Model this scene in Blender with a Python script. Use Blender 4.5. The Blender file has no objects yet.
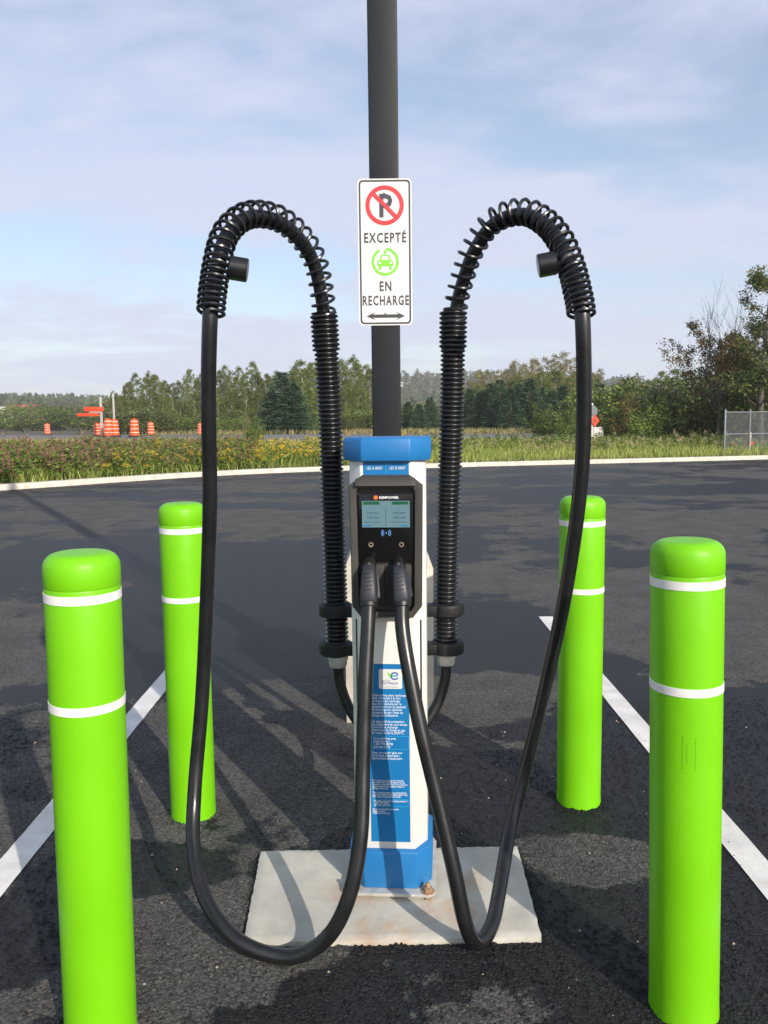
import bpy, bmesh, math, random
import numpy as np
from mathutils import Vector, Matrix

R = math.radians
S = bpy.context.scene
COL = S.collection
random.seed(7)
rng = np.random.default_rng(7)

# ------------------------------------------------------------------ camera
FPX, TILT, ROLL, EYE = 790.0, R(6.5), -0.012, 1.41
CAM = Matrix.Rotation(math.pi / 2 - TILT, 4, 'X') @ Matrix.Rotation(ROLL, 4, 'Z')
cd = bpy.data.cameras.new('camera')
cam = bpy.data.objects.new('camera', cd)
COL.objects.link(cam)
cd.sensor_fit = 'VERTICAL'
cd.sensor_height = 36.0
cd.lens = FPX / 1024 * 36.0
cd.clip_start = 0.05
cd.clip_end = 6000
cam.matrix_world = Matrix.Translation((0, 0, EYE)) @ CAM
S.camera = cam
S.render.resolution_x, S.render.resolution_y = 768, 1024

# ------------------------------------------------------------------ sky, sun, exposure
SUN_EL, SUN_AZ = R(26.5), R(149)          # azimuth clockwise from +Y
W = bpy.data.worlds.new('World')
S.world = W
W.use_nodes = True
wn, wl = W.node_tree.nodes, W.node_tree.links
wn.clear()


def nd(tree, kind, **kw):
    n = tree.nodes.new(kind)
    for k, v in kw.items():
        if k == 'inp':
            for kk, vv in v.items():
                n.inputs[kk].default_value = vv
        else:
            setattr(n, k, v)
    return n


T = W.node_tree
sky = nd(T, 'ShaderNodeTexSky', sky_type='NISHITA', sun_disc=False, sun_elevation=SUN_EL, sun_rotation=SUN_AZ,
         altitude=20, air_density=1.0, dust_density=1.6, ozone_density=1.4)
tc = nd(T, 'ShaderNodeTexCoord')
sep = nd(T, 'ShaderNodeSeparateXYZ')
wl.new(tc.outputs['Generated'], sep.inputs[0])
zz = nd(T, 'ShaderNodeMath', operation='MAXIMUM', inp={1: 0.0})
wl.new(sep.outputs['Z'], zz.inputs[0])
za = nd(T, 'ShaderNodeMath', operation='ADD', inp={1: 0.16})
wl.new(zz.outputs[0], za.inputs[0])
dv = nd(T, 'ShaderNodeVectorMath', operation='DIVIDE')
cmb = nd(T, 'ShaderNodeCombineXYZ')
for i in range(3):
    wl.new(za.outputs[0], cmb.inputs[i])
wl.new(tc.outputs['Generated'], dv.inputs[0])
wl.new(cmb.outputs[0], dv.inputs[1])
mp = nd(T, 'ShaderNodeMapping')
mp.inputs['Rotation'].default_value = (0, 0, R(24))
mp.inputs['Location'].default_value = (1.2, 4.15, 0)
mp.inputs['Scale'].default_value = (0.62, 1.0, 0.0)
wl.new(dv.outputs[0], mp.inputs[0])
n1 = nd(T, 'ShaderNodeTexNoise', inp={'Scale': 1.25, 'Detail': 9.0, 'Roughness': 0.55, 'Distortion': 0.35})
wl.new(mp.outputs[0], n1.inputs['Vector'])
n2 = nd(T, 'ShaderNodeTexNoise', inp={'Scale': 4.2, 'Detail': 8.0, 'Roughness': 0.6, 'Distortion': 0.4})
wl.new(mp.outputs[0], n2.inputs['Vector'])
ca = nd(T, 'ShaderNodeMath', operation='MULTIPLY_ADD', inp={1: 0.34})
wl.new(n2.outputs['Fac'], ca.inputs[0])
wl.new(n1.outputs['Fac'], ca.inputs[2])
cz = nd(T, 'ShaderNodeMath', operation='MULTIPLY_ADD', inp={1: -0.26})      # cover thickens towards the horizon all round
wl.new(zz.outputs[0], cz.inputs[0])
wl.new(ca.outputs[0], cz.inputs[2])
cr = nd(T, 'ShaderNodeMapRange', interpolation_type='SMOOTHSTEP', inp={'From Min': 0.46, 'From Max': 0.72, 'To Min': 0.22, 'To Max': 0.95})
wl.new(cz.outputs[0], cr.inputs['Value'])
cm = nd(T, 'ShaderNodeMix', data_type='RGBA')
cm.inputs['B'].default_value = (3.65, 3.95, 5.0, 1)
wl.new(cr.outputs[0], cm.inputs['Factor'])
wl.new(sky.outputs[0], cm.inputs['A'])
bg = nd(T, 'ShaderNodeBackground', inp={'Strength': 0.15})
wl.new(cm.outputs['Result'], bg.inputs['Color'])
wo = nd(T, 'ShaderNodeOutputWorld')
wl.new(bg.outputs[0], wo.inputs['Surface'])

sd = bpy.data.lights.new('sun', 'SUN')
sd.energy = 4.2
sd.angle = R(0.5)
sd.color = (1.0, 0.91, 0.79)
sun = bpy.data.objects.new('sun', sd)
COL.objects.link(sun)
sdir = Vector((math.sin(SUN_AZ) * math.cos(SUN_EL), math.cos(SUN_AZ) * math.cos(SUN_EL), math.sin(SUN_EL)))
sun.rotation_euler = (-sdir).to_track_quat('-Z', 'Y').to_euler()
sun.location = sdir * 30
S.view_settings.view_transform = 'Standard'
S.view_settings.look = 'None'
S.view_settings.exposure = 0.3
S.view_settings.gamma = 1.0
S.cycles.volume_bounces = 2


# ------------------------------------------------------------------ placing: photo point + distance -> point in the place
def ray(px, py):
    return CAM.to_3x3() @ Vector(((px - 384) / FPX, -(py - 512) / FPX, -1))


def at(px, py, Y):
    v = ray(px, py)
    return Vector((0, 0, EYE)) + v * (Y / v.y)


def on(px, py, z=0.0):
    v = ray(px, py)
    return Vector((0, 0, EYE)) + v * ((z - EYE) / v.z)


# ------------------------------------------------------------------ materials
def mat(name, col, rough=0.6, metal=0.0, noise=0.0, nscale=30.0, bump=0.0, bscale=200.0, spec=0.5, trans=0.0, coat=0.0):
    m = bpy.data.materials.new(name)
    m.use_nodes = True
    t = m.node_tree
    b = t.nodes['Principled BSDF']
    b.inputs['Base Color'].default_value = (*col, 1)
    b.inputs['Roughness'].default_value = rough
    b.inputs['Metallic'].default_value = metal
    b.inputs['Specular IOR Level'].default_value = spec
    b.inputs['Coat Weight'].default_value = coat
    if noise or bump:
        c = nd(t, 'ShaderNodeTexCoord')
    if noise:
        n = nd(t, 'ShaderNodeTexNoise', inp={'Scale': nscale, 'Detail': 5.0})
        t.links.new(c.outputs['Object'], n.inputs['Vector'])
        mr = nd(t, 'ShaderNodeMapRange', inp={'From Min': 0.25, 'From Max': 0.75, 'To Min': 1 - noise, 'To Max': 1 + noise * 0.6})
        t.links.new(n.outputs['Fac'], mr.inputs['Value'])
        mx = nd(t, 'ShaderNodeVectorMath', operation='SCALE')
        mx.inputs[0].default_value = col
        t.links.new(mr.outputs[0], mx.inputs['Scale'])
        t.links.new(mx.outputs[0], b.inputs['Base Color'])
        r2 = nd(t, 'ShaderNodeMapRange', inp={'From Min': 0.3, 'From Max': 0.7, 'To Min': max(rough - 0.08, 0.02), 'To Max': min(rough + 0.1, 1)})
        t.links.new(n.outputs['Fac'], r2.inputs['Value'])
        t.links.new(r2.outputs[0], b.inputs['Roughness'])
    if bump:
        n2 = nd(t, 'ShaderNodeTexNoise', inp={'Scale': bscale, 'Detail': 4.0})
        t.links.new(c.outputs['Object'], n2.inputs['Vector'])
        bp = nd(t, 'ShaderNodeBump', inp={'Strength': bump, 'Distance': 0.003})
        t.links.new(n2.outputs['Fac'], bp.inputs['Height'])
        t.links.new(bp.outputs[0], b.inputs['Normal'])
    return m


def leafmat(name, c1, c2, c3=None, rough=0.6, trans=0.3, objvar=0.25):
    """leaf colour picked per leaf (random per island) and per plant (object random)"""
    m = bpy.data.materials.new(name)
    m.use_nodes = True
    t = m.node_tree
    b = t.nodes['Principled BSDF']
    b.inputs['Roughness'].default_value = rough
    b.inputs['Specular IOR Level'].default_value = 0.25
    g = nd(t, 'ShaderNodeNewGeometry')
    r = nd(t, 'ShaderNodeValToRGB')
    e = r.color_ramp.elements
    e[0].color = (*c1, 1)
    e[1].color = (*c2, 1)
    if c3:
        e[1].position = 0.86
        x = e.new(0.93)
        x.color = (*c3, 1)
    t.links.new(g.outputs['Random Per Island'], r.inputs['Fac'])
    oi = nd(t, 'ShaderNodeObjectInfo')
    mr = nd(t, 'ShaderNodeMapRange', inp={'To Min': 1 - objvar, 'To Max': 1 + objvar})
    t.links.new(oi.outputs['Random'], mr.inputs['Value'])
    mx = nd(t, 'ShaderNodeVectorMath', operation='SCALE')
    t.links.new(r.outputs['Color'], mx.inputs[0])
    t.links.new(mr.outputs[0], mx.inputs['Scale'])
    t.links.new(mx.outputs[0], b.inputs['Base Color'])
    tr = nd(t, 'ShaderNodeBsdfTranslucent')
    t.links.new(mx.outputs[0], tr.inputs['Color'])
    ms = nd(t, 'ShaderNodeMixShader', inp={0: trans})
    out = t.nodes['Material Output']
    t.links.new(b.outputs[0], ms.inputs[1])
    t.links.new(tr.outputs[0], ms.inputs[2])
    t.links.new(ms.outputs[0], out.inputs['Surface'])
    return m


def asphalt_mat():
    m = bpy.data.materials.new('asphalt_damp')
    m.use_nodes = True
    t = m.node_tree
    L = t.links.new
    b = t.nodes['Principled BSDF']
    c = nd(t, 'ShaderNodeTexCoord')
    # warped coordinates so that the damp patches have ragged edges
    nw = nd(t, 'ShaderNodeTexNoise', inp={'Scale': 1.7, 'Detail': 7.0, 'Roughness': 0.62})
    L(c.outputs['Object'], nw.inputs['Vector'])
    sc = nd(t, 'ShaderNodeMapping')
    sc.inputs['Scale'].default_value = (0.36, 0.50, 1)
    sc.inputs['Rotation'].default_value = (0, 0, R(12))
    sc.inputs['Location'].default_value = (5.3, 2.2, 0)
    L(c.outputs['Object'], sc.inputs[0])
    nb = nd(t, 'ShaderNodeTexNoise', inp={'Scale': 1.0, 'Detail': 6.5, 'Roughness': 0.6, 'Distortion': 0.3})
    L(sc.outputs[0], nb.inputs['Vector'])
    acc = nb.outputs['Fac']
    sp = nd(t, 'ShaderNodeSeparateXYZ')
    L(c.outputs['Object'], sp.inputs[0])
    # dried (+) and damp (-) places: x, y, rx, ry, weight
    for (x, y, rx, ry, w) in DAMP:
        ma = nd(t, 'ShaderNodeMapping', vector_type='TEXTURE')
        ma.inputs['Location'].default_value = (x, y, 0)
        ma.inputs['Scale'].default_value = (rx, ry, 1)
        L(c.outputs['Object'], ma.inputs[0])
        ln = nd(t, 'ShaderNodeVectorMath', operation='LENGTH')
        L(ma.outputs[0], ln.inputs[0])
        mr = nd(t, 'ShaderNodeMapRange', interpolation_type='SMOOTHSTEP', inp={'From Min': 0.3, 'From Max': 1.25, 'To Min': w, 'To Max': 0.0})
        L(ln.outputs['Value'], mr.inputs['Value'])
        ad = nd(t, 'ShaderNodeMath', operation='ADD')
        L(acc, ad.inputs[0])
        L(mr.outputs[0], ad.inputs[1])
        acc = ad.outputs[0]
    wv = nd(t, 'ShaderNodeMath', operation='MULTIPLY_ADD', inp={1: 0.40, 2: -0.20})
    L(nw.outputs['Fac'], wv.inputs[0])
    ad = nd(t, 'ShaderNodeMath', operation='ADD')
    L(acc, ad.inputs[0])
    L(wv.outputs[0], ad.inputs[1])
    nw2 = nd(t, 'ShaderNodeTexNoise', inp={'Scale': 9.0, 'Detail': 8.0, 'Roughness': 0.72})
    L(c.outputs['Object'], nw2.inputs['Vector'])
    wv2 = nd(t, 'ShaderNodeMath', operation='MULTIPLY_ADD', inp={1: 0.22, 2: -0.11})
    L(nw2.outputs['Fac'], wv2.inputs[0])
    ad2 = nd(t, 'ShaderNodeMath', operation='ADD')
    L(ad.outputs[0], ad2.inputs[0])
    L(wv2.outputs[0], ad2.inputs[1])
    dry = nd(t, 'ShaderNodeMapRange', interpolation_type='SMOOTHSTEP', inp={'From Min': 0.492, 'From Max': 0.518})
    L(ad2.outputs[0], dry.inputs['Value'])
    # aggregate
    vo = nd(t, 'ShaderNodeTexVoronoi', inp={'Scale': 135.0, 'Randomness': 1.0})
    L(c.outputs['Object'], vo.inputs['Vector'])
    fine = nd(t, 'ShaderNodeTexNoise', inp={'Scale': 170.0, 'Detail': 4.0, 'Roughness': 0.7})
    L(c.outputs['Object'], fine.inputs['Vector'])
    broad = nd(t, 'ShaderNodeTexNoise', inp={'Scale': 2.6, 'Detail': 6.0, 'Roughness': 0.6})
    L(c.outputs['Object'], broad.inputs['Vector'])
    cd_ = nd(t, 'ShaderNodeMix', data_type='RGBA')
    cd_.inputs['A'].default_value = (0.034, 0.033, 0.032, 1)
    cd_.inputs['B'].default_value = (0.142, 0.135, 0.127, 1)
    L(broad.outputs['Fac'], cd_.inputs['Factor'])
    cw = nd(t, 'ShaderNodeMix', data_type='RGBA')
    cw.inputs['A'].default_value = (0.0090, 0.0092, 0.0108, 1)
    cw.inputs['B'].default_value = (0.021, 0.0213, 0.024, 1)
    L(broad.outputs['Fac'], cw.inputs['Factor'])
    cx = nd(t, 'ShaderNodeMix', data_type='RGBA')
    L(dry.outputs[0], cx.inputs['Factor'])
    L(cw.outputs['Result'], cx.inputs['A'])
    L(cd_.outputs['Result'], cx.inputs['B'])
    gm = nd(t, 'ShaderNodeMapRange', inp={'From Min': 0.3, 'From Max': 0.7, 'To Min': 0.6, 'To Max': 1.4})
    L(fine.outputs['Fac'], gm.inputs['Value'])
    gv = nd(t, 'ShaderNodeMath', operation='MULTIPLY_ADD', inp={1: 1.0, 2: 0.5})
    sepc = nd(t, 'ShaderNodeSeparateColor')
    L(vo.outputs['Color'], sepc.inputs[0])
    L(sepc.outputs[0], gv.inputs[0])
    gg = nd(t, 'ShaderNodeMath', operation='MULTIPLY')
    L(gm.outputs[0], gg.inputs[0])
    L(gv.outputs[0], gg.inputs[1])
    cs = nd(t, 'ShaderNodeVectorMath', operation='SCALE')
    L(cx.outputs['Result'], cs.inputs[0])
    L(gg.outputs[0], cs.inputs['Scale'])
    L(cs.outputs[0], b.inputs['Base Color'])
    ro = nd(t, 'ShaderNodeMapRange', inp={'To Min': 0.48, 'To Max': 0.9})
    L(dry.outputs[0], ro.inputs['Value'])
    L(ro.outputs[0], b.inputs['Roughness'])
    b.inputs['Specular IOR Level'].default_value = 0.3
    hh = nd(t, 'ShaderNodeMath', operation='MULTIPLY_ADD', inp={1: -0.9})
    L(vo.outputs['Distance'], hh.inputs[0])
    L(fine.outputs['Fac'], hh.inputs[2])
    bp = nd(t, 'ShaderNodeBump', inp={'Strength': 0.9, 'Distance': 0.006})
    L(hh.outputs[0], bp.inputs['Height'])
    L(bp.outputs[0], b.inputs['Normal'])
    return m


def concrete_mat(name, col, rust=None):
    m = bpy.data.materials.new(name)
    m.use_nodes = True
    t = m.node_tree
    L = t.links.new
    b = t.nodes['Principled BSDF']
    b.inputs['Roughness'].default_value = 0.85
    c = nd(t, 'ShaderNodeTexCoord')
    n = nd(t, 'ShaderNodeTexNoise', inp={'Scale': 5.0, 'Detail': 8.0, 'Roughness': 0.65})
    L(c.outputs['Object'], n.inputs['Vector'])
    r = nd(t, 'ShaderNodeMapRange', inp={'From Min': 0.3, 'From Max': 0.7, 'To Min': 0.72, 'To Max': 1.15})
    L(n.outputs['Fac'], r.inputs['Value'])
    s = nd(t, 'ShaderNodeVectorMath', operation='SCALE')
    s.inputs[0].default_value = col
    L(r.outputs[0], s.inputs['Scale'])
    res = s.outputs[0]
    if rust:
        n2 = nd(t, 'ShaderNodeTexNoise', inp={'Scale': 7.5, 'Detail': 7.0, 'Roughness': 0.68, 'Distortion': 0.6})
        L(c.outputs['Object'], n2.inputs['Vector'])
        acc = None
        for (x, y, rr) in rust:
            ma = nd(t, 'ShaderNodeMapping', vector_type='TEXTURE')
            ma.inputs['Location'].default_value = (x, y, 0)
            ma.inputs['Scale'].default_value = (rr * 1.25, rr, 1)
            L(c.outputs['Object'], ma.inputs[0])
            ln = nd(t, 'ShaderNodeVectorMath', operation='LENGTH')
            L(ma.outputs[0], ln.inputs[0])
            mr = nd(t, 'ShaderNodeMapRange', inp={'From Min': 0.0, 'From Max': 1.0, 'To Min': 1.0, 'To Max': 0.0})
            L(ln.outputs['Value'], mr.inputs['Value'])
            if acc is None:
                acc = mr.outputs[0]
            else:
                a = nd(t, 'ShaderNodeMath', operation='MAXIMUM')
                L(acc, a.inputs[0])
                L(mr.outputs[0], a.inputs[1])
                acc = a.outputs[0]
        k = nd(t, 'ShaderNodeMath', operation='MULTIPLY_ADD', inp={1: 0.42})
        L(acc, k.inputs[0])
        L(n2.outputs['Fac'], k.inputs[2])
        k2 = nd(t, 'ShaderNodeMapRange', interpolation_type='SMOOTHSTEP', inp={'From Min': 0.66, 'From Max': 1.0, 'To Max': 0.6})
        L(k.outputs[0], k2.inputs['Value'])
        mx = nd(t, 'ShaderNodeMix', data_type='RGBA')
        mx.inputs['B'].default_value = (0.48, 0.25, 0.10, 1)
        L(k2.outputs[0], mx.inputs['Factor'])
        L(res, mx.inputs['A'])
        res = mx.outputs['Result']
    L(res, b.inputs['Base Color'])
    n3 = nd(t, 'ShaderNodeTexNoise', inp={'Scale': 140.0, 'Detail': 5.0})
    L(c.outputs['Object'], n3.inputs['Vector'])
    bp = nd(t, 'ShaderNodeBump', inp={'Strength': 0.35, 'Distance': 0.003})
    L(n3.outputs['Fac'], bp.inputs['Height'])
    L(bp.outputs[0], b.inputs['Normal'])
    return m


def emit(name, col, strength):
    m = mat(name, tuple(0.2 * c for c in col), 0.15)
    b = m.node_tree.nodes['Principled BSDF']
    b.inputs['Emission Color'].default_value = (*col, 1)
    b.inputs['Emission Strength'].default_value = strength
    return m


# places where the lot has dried (+) or stayed damp (-)
DAMP = []
for (px, py, rx, ry, w) in [(60, 515, 3.6, 0.8, .30), (270, 487, 3.0, 1.0, .25), (520, 580, 0.9, 1.2, .10), (700, 520, 3.2, 1.3, .24),
                            (640, 490, 4.0, 1.2, -.18), (420, 600, 1.6, 2.4, -.13), (250, 590, 1.2, 2.6, -.24), (640, 620, .8, .9, .16),
                            (720, 640, .8, .8, .14), (285, 695, .42, .30, .26), (495, 690, .50, .46, .22), (520, 770, .32, .18, -.2),
                            (25, 930, .2, .25, -.26), (120, 870, .30, .18, -.24), (190, 950, .4, .3, .20), (385, 990, 1.0, .22, .06),
                            (600, 860, .35, .2, .2), (640, 800, .2, .3, -.12), (750, 850, .3, .6, -.22), (20, 640, .9, .9, .16), (100, 560, 1.6, 1.2, -.2)]:
    p = on(px, py)
    DAMP.append((p.x, p.y, rx, ry, w))

M = dict(
    asphalt=asphalt_mat(),
    road=mat('road_asphalt', (0.17, 0.165, 0.16), 0.9, noise=0.2, nscale=1.5),
    line=mat('line_paint', (0.74, 0.72, 0.68), 0.75, noise=0.22, nscale=9, bump=0.5, bscale=90),
    kerb=concrete_mat('kerb_concrete', (0.60, 0.55, 0.47)),
    pad=concrete_mat('pad_concrete', (0.53, 0.51, 0.45), rust=[(-.12, -.02, .17), (-.06, -.19, .17), (.17, -.1, .16), (.04, -.21, .14), (.24, .08, .11)]),
    footing=concrete_mat('footing_concrete', (0.58, 0.53, 0.45)),
    soil=mat('verge_soil', (0.085, 0.075, 0.035), 0.95, noise=0.35, nscale=0.8),
    green=mat('bollard_green', (0.170, 0.54, 0.004), 0.42, noise=0.07, nscale=4, bump=0.10, bscale=35, spec=0.35),
    band=mat('band_white', (0.82, 0.80, 0.76), 0.45, noise=0.06, nscale=30),
    white=mat('charger_white', (0.75, 0.73, 0.69), 0.42, noise=0.05, nscale=5, bump=0.08, bscale=500),
    blue=mat('charger_blue', (0.012, 0.165, 0.43), 0.45, noise=0.08, nscale=6, bump=0.1, bscale=400),
    vinyl=mat('vinyl_blue', (0.008, 0.165, 0.42), 0.4, noise=0.04, nscale=6),
    cyan=mat('line_cyan', (0.03, 0.40, 0.72), 0.35),
    print=mat('print_white', (0.80, 0.84, 0.88), 0.5),
    grey=mat('console_grey', (0.050, 0.047, 0.042), 0.5, noise=0.1, nscale=12, bump=0.2, bscale=700),
    black=mat('black_plastic', (0.010, 0.0105, 0.012), 0.42, noise=0.15, nscale=15, bump=0.15, bscale=600),
    holster=mat('holster_grey', (0.035, 0.033, 0.030), 0.55, noise=0.15, nscale=20),
    glass=mat('glass_black', (0.004, 0.004, 0.005), 0.10, spec=0.5),
    rubber=mat('cable_rubber', (0.010, 0.0105, 0.012), 0.30, noise=0.2, nscale=14, bump=0.03, bscale=120, spec=0.6),
    hose=mat('hose_plastic', (0.010, 0.0105, 0.012), 0.30, noise=0.2, nscale=10, spec=0.6),
    clamp=mat('clamp_rubber', (0.008, 0.008, 0.009), 0.6, noise=0.2, nscale=20),
    connector=mat('connector_plastic', (0.022, 0.025, 0.034), 0.45, noise=0.15, nscale=25, bump=0.2, bscale=400),
    galv=mat('galvanised_steel', (0.62, 0.60, 0.56), 0.48, metal=0.45, noise=0.25, nscale=30),
    rusty=mat('rusty_bolt', (0.45, 0.30, 0.18), 0.6, metal=0.5, noise=0.4, nscale=60),
    brass=mat('gland_brass', (0.52, 0.44, 0.30), 0.4, metal=0.7, noise=0.25, nscale=40),
    steel=mat('strap_steel', (0.5, 0.48, 0.45), 0.3, metal=0.9),
    pole=mat('pole_black', (0.009, 0.011, 0.015), 0.42, spec=0.32, noise=0.12, nscale=3, bump=0.05, bscale=300),
    signwhite=mat('sign_white', (0.68, 0.685, 0.67), 0.5, noise=0.04, nscale=8),
    signblack=mat('sign_black', (0.045, 0.042, 0.055), 0.5),
    signred=mat('sign_red', (0.66, 0.032, 0.042), 0.5),
    signgreen=mat('sign_green', (0.19, 0.62, 0.03), 0.5),
    logoblue=mat('logo_blue', (0.015, 0.09, 0.35), 0.5),
    logocyan=mat('logo_cyan', (0.02, 0.35, 0.62), 0.5),
    logogrey=mat('logo_grey', (0.30, 0.33, 0.38), 0.5),
    orange=mat('drum_orange', (0.85, 0.10, 0.012), 0.5, noise=0.06, nscale=5),
    signorange=mat('sign_orange', (0.82, 0.06, 0.012), 0.5),
    signback=mat('sign_back', (0.17, 0.18, 0.19), 0.5),
    drumblack=mat('drum_base', (0.02, 0.02, 0.02), 0.7),
    postwood=mat('post_grey', (0.42, 0.40, 0.37), 0.8, noise=0.2, nscale=8),
    fence=mat('fence_steel', (0.19, 0.205, 0.22), 0.5, metal=0.3, noise=0.15, nscale=5),
    wire=mat('fence_wire', (0.20, 0.21, 0.22), 0.5, metal=0.3),
    screen=emit('screen_lcd', (0.27, 0.48, 0.54), 0.27),
    scrgreen=emit('screen_green', (0.02, 0.22, 0.05), 0.35),
    scrdark=mat('screen_ink', (0.02, 0.05, 0.12), 0.2),
    scrblue=mat('screen_blue', (0.03, 0.16, 0.42), 0.2),
    rfid=emit('icon_blue', (0.18, 0.42, 0.85), 0.55),
    logoorange=mat('logo_orange', (0.85, 0.16, 0.03), 0.4),
    stone=mat('aggregate_stone', (0.022, 0.021, 0.020), 0.7, noise=0.5, nscale=40),
    pebble=mat('pebble_tan', (0.42, 0.35, 0.25), 0.8, noise=0.4, nscale=30),
    bark=mat('bark_grey', (0.16, 0.14, 0.115), 0.9, noise=0.3, nscale=3),
    birchbark=mat('bark_pale', (0.36, 0.33, 0.28), 0.85, noise=0.3, nscale=3),
    twig=mat('bark_twig', (0.10, 0.088, 0.075), 0.9),
    lf_birch=leafmat('leaf_birch', (0.066, 0.103, 0.022), (0.209, 0.258, 0.060), (0.316, 0.309, 0.083)),
    lf_pale=leafmat('leaf_pale', (0.127, 0.127, 0.045), (0.312, 0.275, 0.111), (0.416, 0.342, 0.164)),
    lf_spruce=leafmat('leaf_spruce', (0.028, 0.074, 0.038), (0.084, 0.162, 0.075), trans=0.1),
    lf_bush=leafmat('leaf_bush', (0.045, 0.077, 0.023), (0.202, 0.283, 0.048), (0.344, 0.384, 0.071)),
    lf_dark=leafmat('leaf_dark', (0.049, 0.074, 0.030), (0.173, 0.225, 0.063), (0.317, 0.238, 0.080)),
    lf_brown=leafmat('leaf_brown', (0.101, 0.091, 0.034), (0.227, 0.173, 0.060), (0.353, 0.173, 0.050)),
    lf_far=leafmat('leaf_far', (0.045, 0.075, 0.030), (0.128, 0.158, 0.060), trans=0.1),
    grass=leafmat('grass_blade', (0.163, 0.234, 0.042), (0.441, 0.485, 0.122), (0.652, 0.617, 0.245)),
    drygrass=leafmat('dry_grass', (0.17, 0.16, 0.06), (0.36, 0.30, 0.13), (0.42, 0.34, 0.19)),
    weed=leafmat('weed_leaf', (0.057, 0.106, 0.018), (0.174, 0.258, 0.044), (0.275, 0.258, 0.066)),
    fire=leafmat('fireweed_plume', (0.26, 0.11, 0.095), (0.44, 0.22, 0.19), (0.50, 0.30, 0.24)),
    gold=leafmat('goldenrod_flower', (0.475, 0.343, 0.040), (0.726, 0.502, 0.040)),
    tan=leafmat('seed_head', (0.36, 0.28, 0.17), (0.52, 0.43, 0.28)),
    wall=mat('house_wall', (0.62, 0.58, 0.52), 0.8, noise=0.1, nscale=1),
    redroof=mat('house_red_roof', (0.42, 0.09, 0.055), 0.8, noise=0.2, nscale=1),
    greyroof=mat('house_grey_roof', (0.50, 0.48, 0.45), 0.7, noise=0.15, nscale=1),
    pane=mat('house_pane', (0.03, 0.035, 0.04), 0.2),
)


# ------------------------------------------------------------------ mesh helpers
class MB:
    """collects shapes; build() links them as one mesh object"""
    def __init__(s):
        s.v, s.f = [], []

    def add(s, v, f):
        n = len(s.v)
        s.v += [tuple(p) for p in v]
        s.f += [tuple(i + n for i in q) for q in f]
        return s

    def box(s, c, d, rz=0.0):
        x, y, z = [k / 2 for k in d]
        cc, ss = math.cos(rz), math.sin(rz)
        v = []
        for (i, j, k) in ((-1, -1, -1), (1, -1, -1), (1, 1, -1), (-1, 1, -1), (-1, -1, 1), (1, -1, 1), (1, 1, 1), (-1, 1, 1)):
            a, b = i * x, j * y
            v.append((c[0] + a * cc - b * ss, c[1] + a * ss + b * cc, c[2] + k * z))
        return s.add(v, [(0, 3, 2, 1), (4, 5, 6, 7), (0, 1, 5, 4), (1, 2, 6, 5), (2, 3, 7, 6), (3, 0, 4, 7)])

    def tube(s, pts, rad, n=10, caps=True):
        P = [Vector(p) for p in pts]
        m = len(P)
        rads = rad if hasattr(rad, '__len__') else [rad] * m
        tang = [(P[min(i + 1, m - 1)] - P[max(i - 1, 0)]).normalized() for i in range(m)]
        a = Vector((0, 0, 1)) if abs(tang[0].z) < 0.9 else Vector((0, 1, 0))
        u = tang[0].cross(a).normalized()
        v, f = [], []
        for i in range(m):
            u = (u - tang[i] * u.dot(tang[i])).normalized()
            w = tang[i].cross(u)
            for k in range(n):
                an = 2 * math.pi * k / n
                v.append(P[i] + (u * math.cos(an) + w * math.sin(an)) * rads[i])
        for i in range(m - 1):
            for k in range(n):
                k2 = (k + 1) % n
                f.append((i * n + k, i * n + k2, (i + 1) * n + k2, (i + 1) * n + k))
        if caps:
            f.append(tuple(range(n - 1, -1, -1)))
            f.append(tuple((m - 1) * n + k for k in range(n)))
        return s.add(v, f)

    def lathe(s, prof, n=32, c=(0, 0, 0)):
        v, f = [], []
        for (r, z) in prof:
            for k in range(n):
                a = 2 * math.pi * k / n
                v.append((c[0] + r * math.cos(a), c[1] + r * math.sin(a), c[2] + z))
        m = len(prof)
        for i in range(m - 1):
            for k in range(n):
                k2 = (k + 1) % n
                f.append((i * n + k, i * n + k2, (i + 1) * n + k2, (i + 1) * n + k))
        if prof[0][0] > 1e-6:
            f.append(tuple(range(n - 1, -1, -1)))
        if prof[-1][0] > 1e-6:
            f.append(tuple((m - 1) * n + k for k in range(n)))
        return s.add(v, f)

    def loft(s, rings, caps=True):
        n = len(rings[0])
        v = [p for r in rings for p in r]
        f = []
        for i in range(len(rings) - 1):
            for k in range(n):
                k2 = (k + 1) % n
                f.append((i * n + k, i * n + k2, (i + 1) * n + k2, (i + 1) * n + k))
        if caps:
            f.append(tuple(range(n - 1, -1, -1)))
            f.append(tuple((len(rings) - 1) * n + k for k in range(n)))
        return s.add(v, f)

    def plate(s, poly, y, t):
        """polygon in x,z standing up, front face at y - t, back face at y"""
        return s.loft([[(x, y, z) for x, z in poly], [(x, y - t, z) for x, z in poly]])

    def build(s, name, m, parent=None, bevel=0.0, seg=2, smooth=40, sub=0):
        me = bpy.data.meshes.new(name)
        me.from_pydata([tuple(p) for p in s.v], [], s.f)
        bm = bmesh.new()
        bm.from_mesh(me)
        bmesh.ops.recalc_face_normals(bm, faces=bm.faces)
        if bevel:
            es = [e for e in bm.edges if len(e.link_faces) == 2 and e.calc_face_angle(0) > R(25)]
            bmesh.ops.bevel(bm, geom=es, offset=bevel, segments=seg, affect='EDGES', profile=0.5, clamp_overlap=True)
        bm.to_mesh(me)
        bm.free()
        return link(name, me, m, parent, smooth)


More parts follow.
